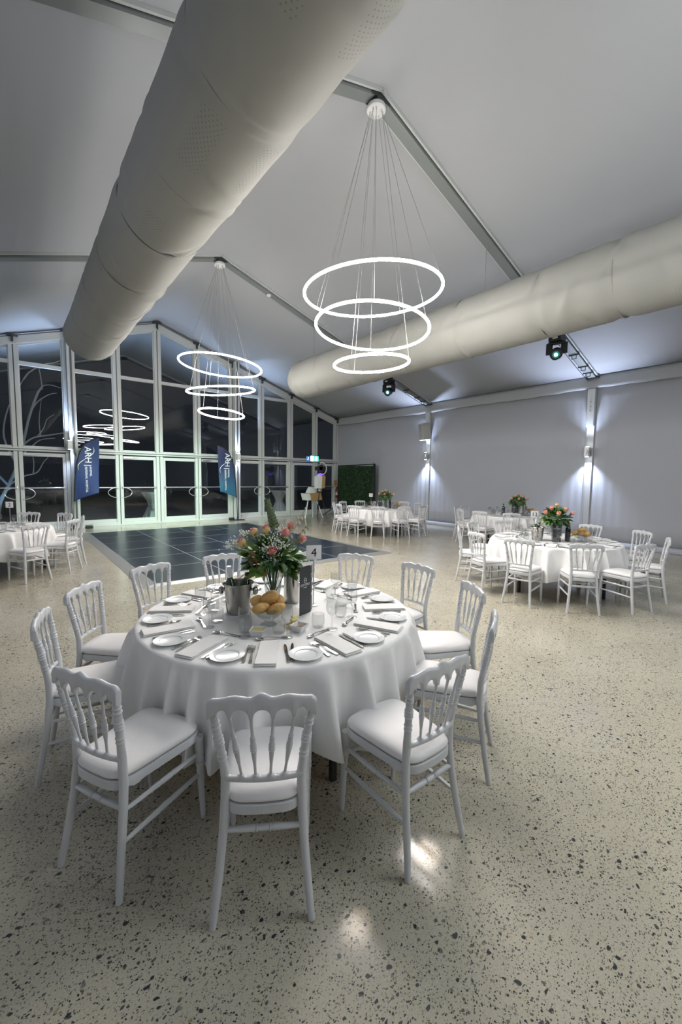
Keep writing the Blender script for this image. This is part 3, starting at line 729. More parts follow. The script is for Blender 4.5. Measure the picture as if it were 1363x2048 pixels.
# ------------------------------------------------------------------ feather banners
def banner(s, base, name, label, m_cloth):
    t = thing('feather_banner', label, 'banner', base, 0, 'feather banners by the window wall')
    top = 2.80
    # pole: straight then curving over towards the tip; s = +1 cloth lies to the right of the pole
    pole = [(0, 0, .05), (s * .03, 0, .8), (s * .07, 0, 1.5), (s * .12, 0, 1.95), (s * .20, 0, 2.3), (s * .34, 0, 2.57), (s * .52, 0, 2.72), (s * .74, 0, top)]
    m = MB(); m.tube(pole, [.012, .012, .011, .010, .008, .007, .006, .005], 8); m.build('pole', MT['black'], t)
    m = MB(); m.box((0, 0, .012), (.44, .44, .012)); m.lathe([(.03, .018), (.03, .10), (.018, .14)], 12); m.build('base_plate', MT['black'], t, bevel=.003)
    def px(z):
        for a, b in zip(pole[:-1], pole[1:]):
            if a[2] <= z <= b[2]: k = (z - a[2]) / (b[2] - a[2]); return a[0] + (b[0] - a[0]) * k
        return pole[-1][0]
    xe = s * .70
    zb0, zb1 = .84, 1.10
    def wav(x, z): return .035 * math.sin(x * 5 + z * 2.3) * min(1, abs(x) * 2) + .02 * math.sin(z * 5 - x * 8) * abs(x)
    def fn(u, v):
        edge_x = xe + s * .06 * v
        lo = zb0 + (zb1 - zb0) * u ** .7
        z = lo + (top - lo) * v
        x0 = px(min(z, top)); x = x0 + (edge_x - x0) * u
        return (x, wav(x, z) - .012, z)
    m = MB(); m.grid(fn, 22, 44); fl = m.build('flag', m_cloth, t, smooth=60, solid=.004)
    m = MB(); m.tube([(px(z) + s * .008, wav(px(z), z) - .014, z) for z in np.linspace(.86, 2.78, 40)], .018, 8); m.build('pole_sleeve', MT['black_cloth'], t)
    def onflag(x, z, me, rotate=True):
        # text runs downwards: local x -> -z, local y -> +x
        mt = basis((0, 0, -1), (1, 0, 0), (0, -1, 0), (x, 0, z)); me2 = me.copy(); me2.transform(mt)
        bm = bmesh.new(); bm.from_mesh(me2); bmesh.ops.subdivide_edges(bm, edges=[e for e in bm.edges if e.calc_length() > .05], cuts=2)
        for v_ in bm.verts: v_.co.y += wav(v_.co.x, v_.co.z) - .019
        bm.to_mesh(me2); bm.free(); return me2
    c = .42 if s > 0 else -.42
    dx = -.02
    for body, size, x, z in (('ARH', .25, c + .02, 2.27), ('|', .22, c + .02, 1.955), ('ANIMAL', .085, c + .075, 1.77), ('REFERRAL HOSPITAL', .085, c - .045, 1.52)):
        put_mesh('lettering', onflag(x, z, text_mesh(body, size, .001)), MT['print_white'], t, Matrix())
    m = MB(); pts = []
    for k in range(21):
        u = k / 20; z = 2.52 - .72 * u; x = c + .17 - .40 * u + .10 * math.sin(2 * PI * u)
        pts.append((x, wav(x, z) - .020, z))
    m.tube(pts, [.002 + .013 * math.sin(PI * k / 20) * abs(math.cos(PI * k / 20)) ** .5 for k in range(21)], 6); m.build('swoosh', MT['print_white'], t)
    return t
banner(1, (-2.70, D - .62, 0), 'l', 'navy feather banner lettered ARH at the left edge of the dance floor', MT['navy'])
banner(-1, (2.62, D - .55, 0), 'r', 'navy to teal feather banner lettered ARH behind the flowers', MT['teal'])

# small uplights on the floor beneath the banners
for x, nm in ((2.35, 'right banner'), (-2.3, 'left banner')):
    t = thing('floor_uplight', 'small black floor uplight at the foot of the ' + nm, 'uplight', (x, D - .62, 0), 0, 'floor uplights')
    m = MB(); m.box((0, 0, .055), (.18, .14, .09)); m.build('body', MT['black'], t, bevel=.01)
    m = MB(); m.tube([(-.10, .0, .01), (-.11, 0, .12), (.11, 0, .12), (.10, 0, .01)], .008, 6); m.build('bracket', MT['black'], t)

# ------------------------------------------------------------------ hedge panel, extinguisher, booth
hl, hr = Vector((7.05, 14.15, 0)), Vector((7.62, 12.45, 0))
hd = (hr - hl); hw = hd.length; hd.normalize(); hn = Vector((hd.y, -hd.x, 0)); hn = hn if hn.x < 0 else -hn
t = thing('hedge_panel', 'dark green artificial hedge panel in a black frame by the right wall', 'hedge panel', (hl + hr) / 2)
q = basis(hd, hn, (0, 0, 1), (0, 0, 0))
rng = random.Random(5); m = MB()
for k in range(5200):
    x = rng.uniform(-hw / 2 + .03, hw / 2 - .03); z = rng.uniform(.12, 2.14); y = rng.uniform(.02, .10)
    l = rng.uniform(.035, .065); e = Euler((rng.uniform(-.9, .9), rng.uniform(-.9, .9), rng.uniform(0, 6.28))).to_matrix()
    a = [Vector((0, 0, 0)), Vector((l * .32, .006, l * .5)), Vector((0, .012, l)), Vector((-l * .32, .006, l * .5))]
    m.add([q @ (Vector((x, y, z)) + e @ p) for p in a], [(0, 1, 2, 3)])
lv = m.build('leaf_mat', MT['hedge'], t, smooth=0); lv['kind'] = 'stuff'
m = MB(); m.box((0, -.01, 1.13), (hw - .02, .03, 2.10), None)
m2 = MB(); m2.v = [tuple(q @ Vector(v)) for v in m.v]; m2.f = m.f; m2.m = m.m; m2.build('backing_board', MT['hedge'], t, smooth=0)
m = MB()
for pth in ([(-hw / 2, 0, 0), (-hw / 2, 0, 2.18), (hw / 2, 0, 2.24), (hw / 2, 0, 0)], [(-hw / 2, 0, .06), (hw / 2, 0, .06)]): m.tube([q @ Vector(p) for p in pth], .035, 8)
m.build('frame', MT['black_cloth'], t)
m = MB(); m.tube([q @ Vector((-hw / 2, 0, .5)), q @ Vector((-hw / 2 - .45, .55, .02))], .02, 8); m.tube([q @ Vector((hw / 2, 0, .5)), q @ Vector((hw / 2 - .1, .5, .02))], .02, 8); m.build('stay_leg', MT['black'], t)
m = MB()
for k in range(14):
    a = rng.uniform(0, 6.28); l = rng.uniform(.08, .2); p0 = Vector((hw / 2 - .02, .02, 2.12)); p1 = p0 + Vector((math.cos(a) * .06, .03, l)); m.tube([q @ p0, q @ p1], [.012, .004], 5)
m.build('loose_fringe', MT['black_cloth'], t)

t = thing('fire_extinguisher', 'red fire extinguisher hung beside the last door', 'fire extinguisher', (7.72, D - .22, .72))
m = MB(); m.lathe([(.0, 0), (.07, 0), (.078, .02), (.078, .36), (.06, .42), (.028, .45), (.028, .47)], 20); m.build('cylinder', MT['red'], t)
m = MB(); m.lathe([(.03, .47), (.03, .50)], 12); m.bar((-.02, 0, .50), (.10, -.02, .55), .025, .012); m.bar((-.02, 0, .515), (.10, -.02, .51), .025, .012); m.tube([(0, -.02, .49), (-.07, -.04, .46), (-.095, -.03, .30), (-.09, -.02, .18)], .009, 6); m.build('valve_and_hose', MT['black'], t)
m = MB(); m.lathe([(.0795, .14), (.0795, .29)], 20, cap0=False, cap1=False); m.build('white_label', MT['paper'], t)
o = MB().box((0, 0, 0), (.16, .012, .26)).build('wall_notice', [MT['tan']], None, (7.70, D - .13, 1.42)); tag(o, 'small tan and red notice above the fire extinguisher', 'sign')

bx, by = 5.72, 13.75
t = thing('white_stool', 'white stool with splayed legs and tan side below the photo booth', 'stool', (bx - .27, by + .10, 0))
for (lx, ly, tx, ty) in ((-.42, -.15, -.22, -.05), (.48, -.12, .18, -.05), (-.18, .25, -.12, .1), (.22, .25, .1, .1)):
    m = MB(); m.tube([(lx, ly, 0), (tx, ty, .76)], [.018, .024], 8); m.build('leg', MT['booth_white'], t)
m = MB(); m.prism([(-.44, 1.02), (-.20, 1.02), (-.14, .74), (-.36, .74)], .34); m.build('front_shell', MT['booth_white'], t, bevel=.012)
m = MB(); m.prism([(-.19, 1.03), (.36, 1.05), (.40, .74), (-.13, .74)], .32); m.build('wood_side', MT['tan'], t, bevel=.012)
m = MB(); m.prism([(-.24, 1.03), (.06, 1.03), (.16, 1.27), (-.10, 1.27)], .28); m.build('backrest', MT['booth_white'], t, bevel=.012)
t = thing('photo_booth', 'white and tan photo booth with ring lamp on a black tripod', 'photo booth', (bx - .26, by - .42, 0)); t.scale = (.80, .80, 1)
for a in (-2.4, -.6, 1.3):
    m = MB(); m.tube([(.38 * math.cos(a), .38 * math.sin(a), 0), (.05 * math.cos(a), .05 * math.sin(a), 1.14)], [.012, .018], 8); m.build('tripod_leg', MT['black'], t)
m = MB(); m.lathe([(.07, 1.12), (.08, 1.14), (.08, 1.20), (.05, 1.22)], 16); m.build('tripod_head', MT['satin'], t)
m = MB(); m.prism([(-.24, 1.24), (.04, 1.22), (.07, 1.72), (-.14, 1.76), (-.24, 1.70)], .26); m.build('front_panel', MT['booth_white'], t, bevel=.012)
m = MB(); m.prism([(.045, 1.22), (.25, 1.26), (.28, 1.70), (.22, 1.76), (.07, 1.73)], .24); m.build('wood_side', MT['tan'], t, bevel=.012)
m = MB(); m.prism([(-.15, 1.765), (.06, 1.735), (.18, 1.80), (.0, 1.84)], .10); m.build('violet_glow_strip', MT['violet'], t, bevel=.004)
m = MB(); m.tube([(.14 + .24 * math.cos(a), -.04 * math.cos(a), 2.02 + .24 * math.sin(a)) for a in np.linspace(-2.2, 2.0, 26)], .022, 8); m.build('ring_lamp', MT['ringlight'], t)
m = MB(); m.box((-.06, 0, 2.02), (.46, .06, .16)); m.lathe([(.0, -.03), (.15, -.03), (.15, .03), (0, .03)], 20, basis((1, 0, 0), (0, 0, 1), (0, -1, 0), (.10, 0, 2.03))); m.build('camera_housing', MT['black'], t, bevel=.01)
m = MB(); m.tube([(0, 0, 1.72), (-.02, 0, 1.98)], .014, 8); m.build('neck', MT['black'], t)

# ------------------------------------------------------------------ outside: bare tree, covered tables
t = thing('bare_tree', 'bare pale tree lit blue outside behind the left windows', 'tree', (-4.55, 18.0, -.03))
def branch(pts, r0, r1, name='branch', parent=t):
    P = [Vector(p) for p in pts]; Q = []
    for i in range(len(P) - 1):
        for k in range(5):
            u = k / 5; p0, p1, p2, p3 = P[max(i - 1, 0)], P[i], P[i + 1], P[min(i + 2, len(P) - 1)]
            Q.append(.5 * ((2 * p1) + (p2 - p0) * u + (2 * p0 - 5 * p1 + 4 * p2 - p3) * u * u + (3 * p1 - p0 - 3 * p2 + p3) * u ** 3))
    Q.append(P[-1]); n = len(Q)
    m = MB(); m.tube(Q, [.68 * (r0 + (r1 - r0) * i / (n - 1)) for i in range(n)], 8); return m.build(name, MT['bark'], parent)
branch([(0, 0, 0), (.1, 0, .7), (.35, 0, 1.3), (.62, .02, 2.0), (.86, .02, 3.0), (1.02, .03, 3.7), (1.28, .05, 4.5), (1.42, .05, 4.7)], .10, .045, 'trunk')
for p, r in (([(1.28, .05, 4.5), (1.42, 0, 4.75), (1.65, -.05, 4.82), (1.95, -.1, 4.75)], .04),
             ([(1.1, .03, 3.95), (1.3, .1, 4.25), (1.6, .1, 4.5), (1.85, .15, 4.6)], .045),
             ([(.80, .02, 2.7), (1.1, -.1, 2.95), (1.5, -.2, 3.05), (1.9, -.25, 3.15), (2.15, -.3, 3.2)], .05),
             ([(1.2, -.13, 2.98), (1.4, -.1, 3.3), (1.5, -.1, 3.6), (1.72, -.15, 3.8)], .035),
             ([(1.3, -.15, 3.0), (1.28, 0, 3.5), (1.35, .1, 4.1), (1.38, .1, 4.3)], .028),
             ([(.70, .02, 2.3), (1.0, .1, 2.6), (1.3, .2, 2.9), (1.75, .3, 3.0)], .045),
             ([(1.42, .05, 4.7), (1.38, .1, 5.2), (1.35, .1, 5.35), (1.3, .1, 5.5)], .03),
             ([(.9, .02, 4.9), (1.1, 0, 5.2), (1.5, -.05, 5.5), (1.8, -.1, 5.6), (1.95, -.1, 5.7)], .04),
             ([(.35, 0, 1.3), (.75, .1, 1.6), (1.15, .1, 1.75), (1.35, .1, 2.1), (1.5, .1, 2.3)], .05),
             ([(1.05, .1, 1.72), (1.08, .15, 2.1), (1.05, .2, 2.4)], .03),
             ([(.62, .02, 2.0), (.3, .1, 2.9), (.45, .1, 3.9), (.9, .02, 4.9)], .06),
             ([(.35, 0, 1.3), (-.1, -.1, 1.9), (-.5, -.1, 2.3), (-.9, -.2, 2.6)], .06),
             ([(-.5, -.1, 2.3), (-.55, 0, 3.4), (-.9, .1, 3.9), (-1.2, .1, 4.1)], .045)):
    branch(p, r, r * .3)

def cocktail(x, y, label):
    t = thing('covered_cocktail_table', label, 'cocktail table', (x, y, -.03), 0, 'covered cocktail tables outside')
    m = MB(); n = 64
    prof = [(.40, 1.05), (.40, 1.03), (.34, .95), (.22, .75), (.17, .60), (.16, .55), (.19, .48), (.27, .30), (.36, .10), (.40, .0)]
    def fn(u, v):
        k = v * (len(prof) - 1); i = min(int(k), len(prof) - 2); f_ = k - i
        r = prof[i][0] + (prof[i + 1][0] - prof[i][0]) * f_; z = prof[i][1] + (prof[i + 1][1] - prof[i][1]) * f_
        a = u * 2 * PI; rr = r * (1 + .06 * min(1, v * 3) * math.sin(a * 11 + z * 3) + .03 * math.sin(a * 23))
        return (rr * math.cos(a), rr * math.sin(a), z)
    m.grid(fn, 96, 28, wrap=True); m.build('stretch_cover', MT['outcloth'], t, smooth=70)
    m = MB(); m.lathe([(0, 1.052), (.40, 1.052), (.40, 1.03), (0, 1.03)], 40); m.build('tabletop', MT['outcloth'], t)
    m = MB(); m.lathe([(.17, .53), (.185, .56), (.17, .60)], 24, cap0=False, cap1=False); m.build('sash', MT['outcloth'], t)
cocktail(.12, 16.9, 'white covered cocktail table outside the middle door')
cocktail(5.75, 17.0, 'white covered cocktail table outside, right of the right banner')

# ------------------------------------------------------------------ the chair
def make_chair(label):
    t = thing('banquet_chair', label, 'chair', (0, 0, 0))
    cm = MT['chair']
    def hz(z): return .007 if z < 0 else 0
    for s in (-1, 1):
        key = [(0, .186, -.055), (.17, .167, -.025), (.33, .153, .0), (.45, .146, .012), (.56, .144, .010), (.66, .155, -.004), (.76, .169, -.02), (.84, .179, -.033), (.872, .182, -.037)]
        zs = sorted(set(list(np.linspace(0, .872, 40)) + [b + d for b in (.635, .655, .700, .715, .730, .775, .795) for d in (-.006, -.003, 0, .003, .006)]))
        pts, rr = [], []
        for z in zs:
            kx = np.interp(z, [k[0] for k in key], [k[1] for k in key]); ky = np.interp(z, [k[0] for k in key], [k[2] for k in key])
            r = np.interp(z, [0, .1, .4, .56, .63, .72, .80, .872], [.0135, .0155, .0185, .018, .0155, .0165, .0145, .0155])
            for b in (.635, .655, .700, .715, .730, .775, .795): r += .0035 * max(0, 1 - abs(z - b) / .0055)
            pts.append((s * kx, ky, z)); rr.append(r)
        m = MB(); m.tube(pts, rr, 12); m.build('back_leg', cm, t)
        m = MB(); prof = [(0, .0105), (.04, .012), (.45, .0165), (.60, .0185), (.66, .0185), (.668, .0215), (.69, .0215), (.70, .0175), (.715, .0215), (.735, .0215), (.745, .019), (.80, .021), (1, .021)]
        m.turned((s * .180, .412, 0), (s * .176, .395, .43), prof, 12); m.build('front_leg', cm, t)
        for z0, z1, nm in ((.335, .345, 0), (.215, .235, 0)):
            ya = np.interp(z0, [k[0] for k in key], [k[2] for k in key]); xa = np.interp(z0, [k[0] for k in key], [k[1] for k in key])
            m = MB(); m.turned((s * xa, ya + .01, z0), (s * .177, .40, z1), [(0, .008), (.08, .0095), (.3, .011), (.40, .013), (.42, .010), (.44, .013), (.56, .013), (.58, .010), (.60, .013), (.70, .011), (.92, .0095), (1, .008)], 8); m.build('stretcher', cm, t)
    bars = [((-.152, .0, .345), (.152, .0, .345)), ((-.176, .405, .30), (.176, .405, .30))]
    for a, b in bars:
        m = MB(); m.turned(a, b, [(0, .009), (.1, .011), (.25, .013), (.38, .0145), (.40, .011), (.415, .0155), (.43, .012), (.5, .0135), (.57, .012), (.585, .0155), (.60, .011), (.62, .0145), (.75, .013), (.9, .011), (1, .009)], 10); m.build('stretcher', cm, t)
    # top rail
    SP_T = (-.117, -.040, .040, .117); SP_B = (-.081, -.028, .028, .081)
    gaps = [-.172] + list(SP_T) + [.172]
    def top(x):
        a = abs(x); z = .893 + .012 * math.exp(-((a - .095) / .045) ** 2) + .021 * math.exp(-(a / .030) ** 2)
        if a > .175: z -= .022 * ((a - .175) / .026) ** 2.2
        return z
    def bot(x):
        a = abs(x)
        if a >= .166: return .835 - .02 * min(1, (a - .166) / .03)
        for g0, g1 in zip(gaps[:-1], gaps[1:]):
            if g0 <= x <= g1:
                c = (g0 + g1) / 2; h = (g1 - g0) / 2 - .007; u = min(1, abs(x - c) / h); return .817 + .035 * math.sqrt(max(0, 1 - u ** 2.1))
        return .817
    xs = np.linspace(-.199, .199, 121); cs = [(-1, .5), (-.8, .85), (-.4, 1), (.4, 1), (.8, .85), (1, .5), (1, -.5), (.8, -.85), (.4, -1), (-.4, -1), (-.8, -.85), (-1, -.5)]
    m = MB(); V = []; n = len(cs)
    for x in xs:
        zt_, zb_ = top(x), bot(x); zc, hh = (zt_ + zb_) / 2, max(.004, (zt_ - zb_) / 2); yc = -.036 - .016 * (1 - (x / .2) ** 2)
        for cy_, cz in cs:
            e = 1 if abs(cz) >= 1 else (1 - .004 / hh if abs(cz) > .8 else 1 - .010 / hh)
            V.append((x, yc + cy_ * .0125, zc + math.copysign(1, cz) * hh * max(.2, e)))
    Fc = [(i * n + j, i * n + (j + 1) % n, (i + 1) * n + (j + 1) % n, (i + 1) * n + j) for i in range(len(xs) - 1) for j in range(n)] + [tuple(range(n)), tuple(range((len(xs) - 1) * n, len(xs) * n))]
    m.add(V, Fc); m.build('top_rail', cm, t, smooth=50)
    # lower rail with bumps under the spindles
    m = MB(); V = []; xs = np.linspace(-.15, .15, 91)
    for x in xs:
        zt_ = .566 + .012 * max(math.exp(-((x - b) / .010) ** 2) for b in SP_B + (-.142, .142)); zb_ = .545; yc = .004 - .018 * (1 - (x / .15) ** 2)
        zc, hh = (zt_ + zb_) / 2, (zt_ - zb_) / 2
        for cy_, cz in cs:
            e = 1 if abs(cz) >= 1 else (1 - .002 / hh if abs(cz) > .8 else 1 - .006 / hh)
            V.append((x, yc + cy_ * .0115, zc + math.copysign(1, cz) * hh * e))
    Fc = [(i * n + j, i * n + (j + 1) % n, (i + 1) * n + (j + 1) % n, (i + 1) * n + j) for i in range(len(xs) - 1) for j in range(n)] + [tuple(range(n)), tuple(range((len(xs) - 1) * n, len(xs) * n))]
    m.add(V, Fc); m.build('lower_rail', cm, t, smooth=50)
    for xt, xb in zip(SP_T, SP_B):
        m = MB(); yb_ = .004 - .018 * (1 - (xb / .15) ** 2); yt_ = -.036 - .016 * (1 - (xt / .2) ** 2)
        m.turned((xb, yb_, .570), (xt, yt_, .822), [(0, .0065), (.03, .0055), (.18, .0055), (.36, .0095), (.42, .0105), (.44, .0130), (.46, .0100), (.48, .0132), (.50, .0100), (.52, .0130), (.54, .0105), (.64, .0095), (.66, .0105), (.68, .0070), (.85, .0055), (.97, .006), (1, .009)], 10)
        m.build('spindle', cm, t)
    # seat frame and cushion
    def outline(n=56, f=1, dy=0):
        P = []
        base = [(-.145, -.012), (.145, -.012), (.195, .412), (-.195, .412)]
        # superellipse on a trapezoid
        for k in range(n):
            a = 2 * PI * k / n; c_, s_ = math.cos(a), math.sin(a); e = 2 / 6.0
            u = math.copysign(abs(c_) ** e, c_); v = math.copysign(abs(s_) ** e, s_)
            yy = .200 + v * .212 * f + (.012 * (1 - u * u) if v > .9 else 0) - (.012 * (1 - u * u) if v < -.9 else 0)
            ww = (.1475 + (.195 - .1475) * ((yy + .012) / .424)) * f
            P.append((u * ww, yy))
        return P
    m = MB(); o1 = outline(f=1.0); n = len(o1); lv = [(1.0, .418), (1.0, .452), (.985, .456), (.80, .456), (.80, .418)]
    V = []
    for f, z in lv: V += [(x, y, z - (.008 if z < .43 and abs(x) > .15 and y < .09 else 0)) for x, y in outline(f=f)]
    L_ = len(lv); Fc = [(i * n + j, i * n + (j + 1) % n, ((i + 1) % L_) * n + (j + 1) % n, ((i + 1) % L_) * n + j) for i in range(L_) for j in range(n)]
    m.add(V, Fc); m.build('seat_frame', cm, t)
    m = MB(); V = []; lv = [(.945, .455), (.955, .462)]
    for f, z in lv: V += [(x, y, z) for x, y in outline(f=f)]
    m.add(V, [(j, (j + 1) % n, n + (j + 1) % n, n + j) for j in range(n)] + [tuple(range(n))]); m.build('cushion_base', MT['piping'], t)
    m = MB(); V = []; lv = [(.955, .461), (.985, .466), (.995, .474), (.98, .484), (.93, .494), (.82, .502), (.62, .508), (.38, .511), (.15, .512)]
    for f, z in lv: V += [(x, y, z) for x, y in outline(f=f)]
    L_ = len(lv); m.add(V, [(i * n + j, i * n + (j + 1) % n, (i + 1) * n + (j + 1) % n, (i + 1) * n + j) for i in range(L_ - 1) for j in range(n)] + [tuple(range((L_ - 1) * n, L_ * n)), tuple(reversed(range(n)))])
    m.build('seat_cushion', MT['cushion'], t, smooth=70)
    return t

# ------------------------------------------------------------------ table and tableware prototypes
TZ = .75
def make_table(label, loc):
    t = thing('round_table', label, 'table', loc, 0, 'round banquet tables')
    m = MB(); m.lathe([(0, .745), (.905, .745), (.912, .738), (.912, .722), (.905, .715), (0, .715)], 64); m.build('tabletop', MT['tan'], t)
    for k in range(4):
        a = -1.72 + k * PI / 2; m = MB(); m.box((.80 * math.cos(a), .80 * math.sin(a), .357), (.035, .035, .714), Matrix.Rotation(a, 3, 'Z')); m.build('leg', MT['black'], t, bevel=.003)
    return t
def make_cloth(label, loc, seed, hem=.31, group='white tablecloths'):
    rng = random.Random(seed); m = MB(); nu = 420
    p1, p2, p3, p4 = [rng.uniform(0, 6.28) for _ in range(4)]
    fold = []
    for i in range(nu):
        a = 2 * PI * i / nu
        ph = 27 * a + 2.2 * math.sin(3 * a + p1) + 1.5 * math.sin(5 * a + p2) + .9 * math.sin(8 * a + p4)
        amp = .85 + .22 * math.sin(4 * a + p3) + .16 * math.sin(7 * a + p1)
        fold.append((2 * (.5 + .5 * math.cos(ph)) ** 2.2 - .65) * amp)
    # big square-corner lobes hang lower and fold deeper
    rot = rng.uniform(0, 1) if seed != 4 else R_(-96)
    lv = [(0, TZ + .001), (.3, TZ + .001), (.6, TZ + .001), (.85, TZ + .001), (.905, TZ), (.925, TZ - .006), (.935, TZ - .02)]
    V = []; rows = 0
    for r, z in lv:
        for i in range(nu): a = 2 * PI * i / nu; V.append((max(r, .001) * math.cos(a), max(r, .001) * math.sin(a), z))
        rows += 1
    for k in range(1, 15):
        v = k / 14
        for i in range(nu):
            a = 2 * PI * i / nu; f = fold[i]; lobe = math.cos((8 if seed == 4 else 4) * (a - rot)) 
            z1 = hem - (.035 if seed == 4 else .055) * lobe + .012 * f
            z = TZ - .02 + (z1 - TZ + .02) * v
            sf = f if f < 0 else f * 1.25
            r = .935 + .040 * v + .060 * sf * v ** .50 + .025 * v * lobe
            r = max(r, .922)
            V.append((r * math.cos(a + .02 * f * v), r * math.sin(a + .02 * f * v), z))
        rows += 1
    m.add(V, [(j * nu + i, j * nu + (i + 1) % nu, (j + 1) * nu + (i + 1) % nu, (j + 1) * nu + i) for j in range(rows - 1) for i in range(nu)])
    o = m.build('tablecloth', MT['cloth'], None, loc, smooth=75); tag(o, label, 'tablecloth', group); return o

def p_plate():
    m = MB(); m.lathe([(0, .0045), (.054, .0045), (.060, .008), (.091, .0125), (.0925, .0135), (.0915, .0145), (.064, .0118), (.0615, .0110), (.0575, .0072), (.055, .0066), (0, .0066)], 56); m.lathe([(.044, 0), (.048, 0), (.048, .0046), (.044, .0046)], 32, cap0=False, cap1=False)
    return m.build('side_plate', MT['china'], smooth=28)
def p_napkin():
    m = MB(); m.box((0, 0, .0045), (.116, .30, .007)); m.box((.001, .002, .0115), (.112, .294, .006)); return m.build('folded_napkin', MT['napkin'], bevel=.003)
def strip(m, pts, mi=0, th=.0018):
    """pts: (y, halfwidth, z): a bent flat strip"""
    V = []
    for y, w_, z in pts: V += [(-w_, y, z), (w_, y, z), (w_, y, z + th), (-w_, y, z + th)]
    n = len(pts); Fc = [(i * 4 + j, i * 4 + (j + 1) % 4, (i + 1) * 4 + (j + 1) % 4, (i + 1) * 4 + j) for i in range(n - 1) for j in range(4)] + [(0, 1, 2, 3), tuple((n - 1) * 4 + j for j in range(4))]
    m.add(V, Fc)
def p_fork():
    m = MB(); strip(m, [(-.10, .006, .001), (-.095, .0085, .001), (-.03, .006, .006), (0, .0035, .011), (.03, .0035, .012), (.042, .010, .009), (.050, .0125, .006)], th=.0025)
    for x in (-.0105, -.0035, .0035, .0105): 
        V = []
        for y, z in ((.048, .0062), (.07, .002), (.088, .0035), (.10, .008)): V += [(x - .0018, y, z), (x + .0018, y, z), (x + .0018, y, z + .002), (x - .0018, y, z + .002)]
        m.add(V, [(i * 4 + j, i * 4 + (j + 1) % 4, (i + 1) * 4 + (j + 1) % 4, (i + 1) * 4 + j) for i in range(3) for j in range(4)] + [(0, 1, 2, 3), (12, 13, 14, 15)])
    return m.build('fork', MT['chrome'])
def p_knife():
    m = MB(); strip(m, [(-.115, .0045, .001), (-.11, .0065, .001), (-.05, .0060, .0015), (-.012, .0045, .002), (-.005, .004, .002)], th=.005)
    strip(m, [(-.006, .005, .003), (.0, .0070, .003), (.07, .0080, .003), (.098, .006, .003), (.112, .0015, .003)], th=.0018); return m.build('knife', MT['chrome'])
def p_spoon():
    m = MB(); strip(m, [(-.09, .005, .001), (-.085, .008, .001), (-.03, .0055, .005), (.02, .003, .011), (.048, .004, .010)], th=.0025)
    V = []; n = 16
    for k, (f, z) in enumerate(((1, .009), (.85, .005), (.55, .002), (.01, .0012))):
        for j in range(n): a = 2 * PI * j / n; V.append((.0165 * f * math.cos(a), .070 + .026 * f * math.sin(a), z))
    m.add(V, [(i * n + j, i * n + (j + 1) % n, (i + 1) * n + (j + 1) % n, (i + 1) * n + j) for i in range(3) for j in range(n)])
    o = m.build('dessert_spoon', MT['chrome'], smooth=60, solid=.0012); return o
def p_wine():
    m = MB(); m.lathe([(0, 0), (.034, 0), (.035, .002), (.012, .006), (.0045, .012), (.0038, .05), (.004, .080), (.010, .088), (.026, .105), (.035, .125), (.0365, .142), (.034, .165), (.031, .185), (.0298, .185), (.0328, .165), (.0352, .142), (.0338, .126), (.025, .108), (.008, .092), (0, .090)], 32, cap0=False); return m.build('wine_glass', MT['glass'], smooth=60)
def p_tumbler():
    m = MB(); m.lathe([(0, 0), (.028, 0), (.034, .004), (.040, .03), (.041, .055), (.037, .09), (.0357, .09), (.0393, .055), (.0382, .03), (.032, .010), (0, .008)], 32, cap0=False); return m.build('tumbler', MT['glass'], smooth=60)
PROTO = dict(plate=p_plate(), napkin=p_napkin(), fork=p_fork(), knife=p_knife(), spoon=p_spoon(), wine=p_wine(), tumbler=p_tumbler())
for o in PROTO.values(): COL.objects.unlink(o)
def place(key, x, y, z, rz, label, cat, group, tilt=None):
    o = PROTO[key].copy(); COL.objects.link(o); o.location = (x, y, z); o.rotation_euler = (0, 0, rz); tag(o, label, cat, group); return o

HOURS = ['twelve', 'one', 'two', 'three', 'four', 'five', 'six', 'seven', 'eight', 'nine', 'ten', 'eleven']
used = set()
def hour(c, a):
    a6 = math.degrees(math.atan2(CAM.y - c[1], CAM.x - c[0])); return (6 + round((a6 - a) / 30)) % 12

chair0 = make_chair('tmp'); first = [True]
def put_chair(c, a, r, label, group, jit=0):
    ar = R_(a); x, y = c[0] + r * math.cos(ar), c[1] + r * math.sin(ar); rz = ar + PI / 2 + R_(jit)
    if first[0]:
        first[0] = False; chair0.location = (x, y, 0); chair0.rotation_euler.z = rz; chair0['label'] = label; chair0['group'] = group; return chair0
    return dup(chair0, (x, y, 0), rz, label, group)

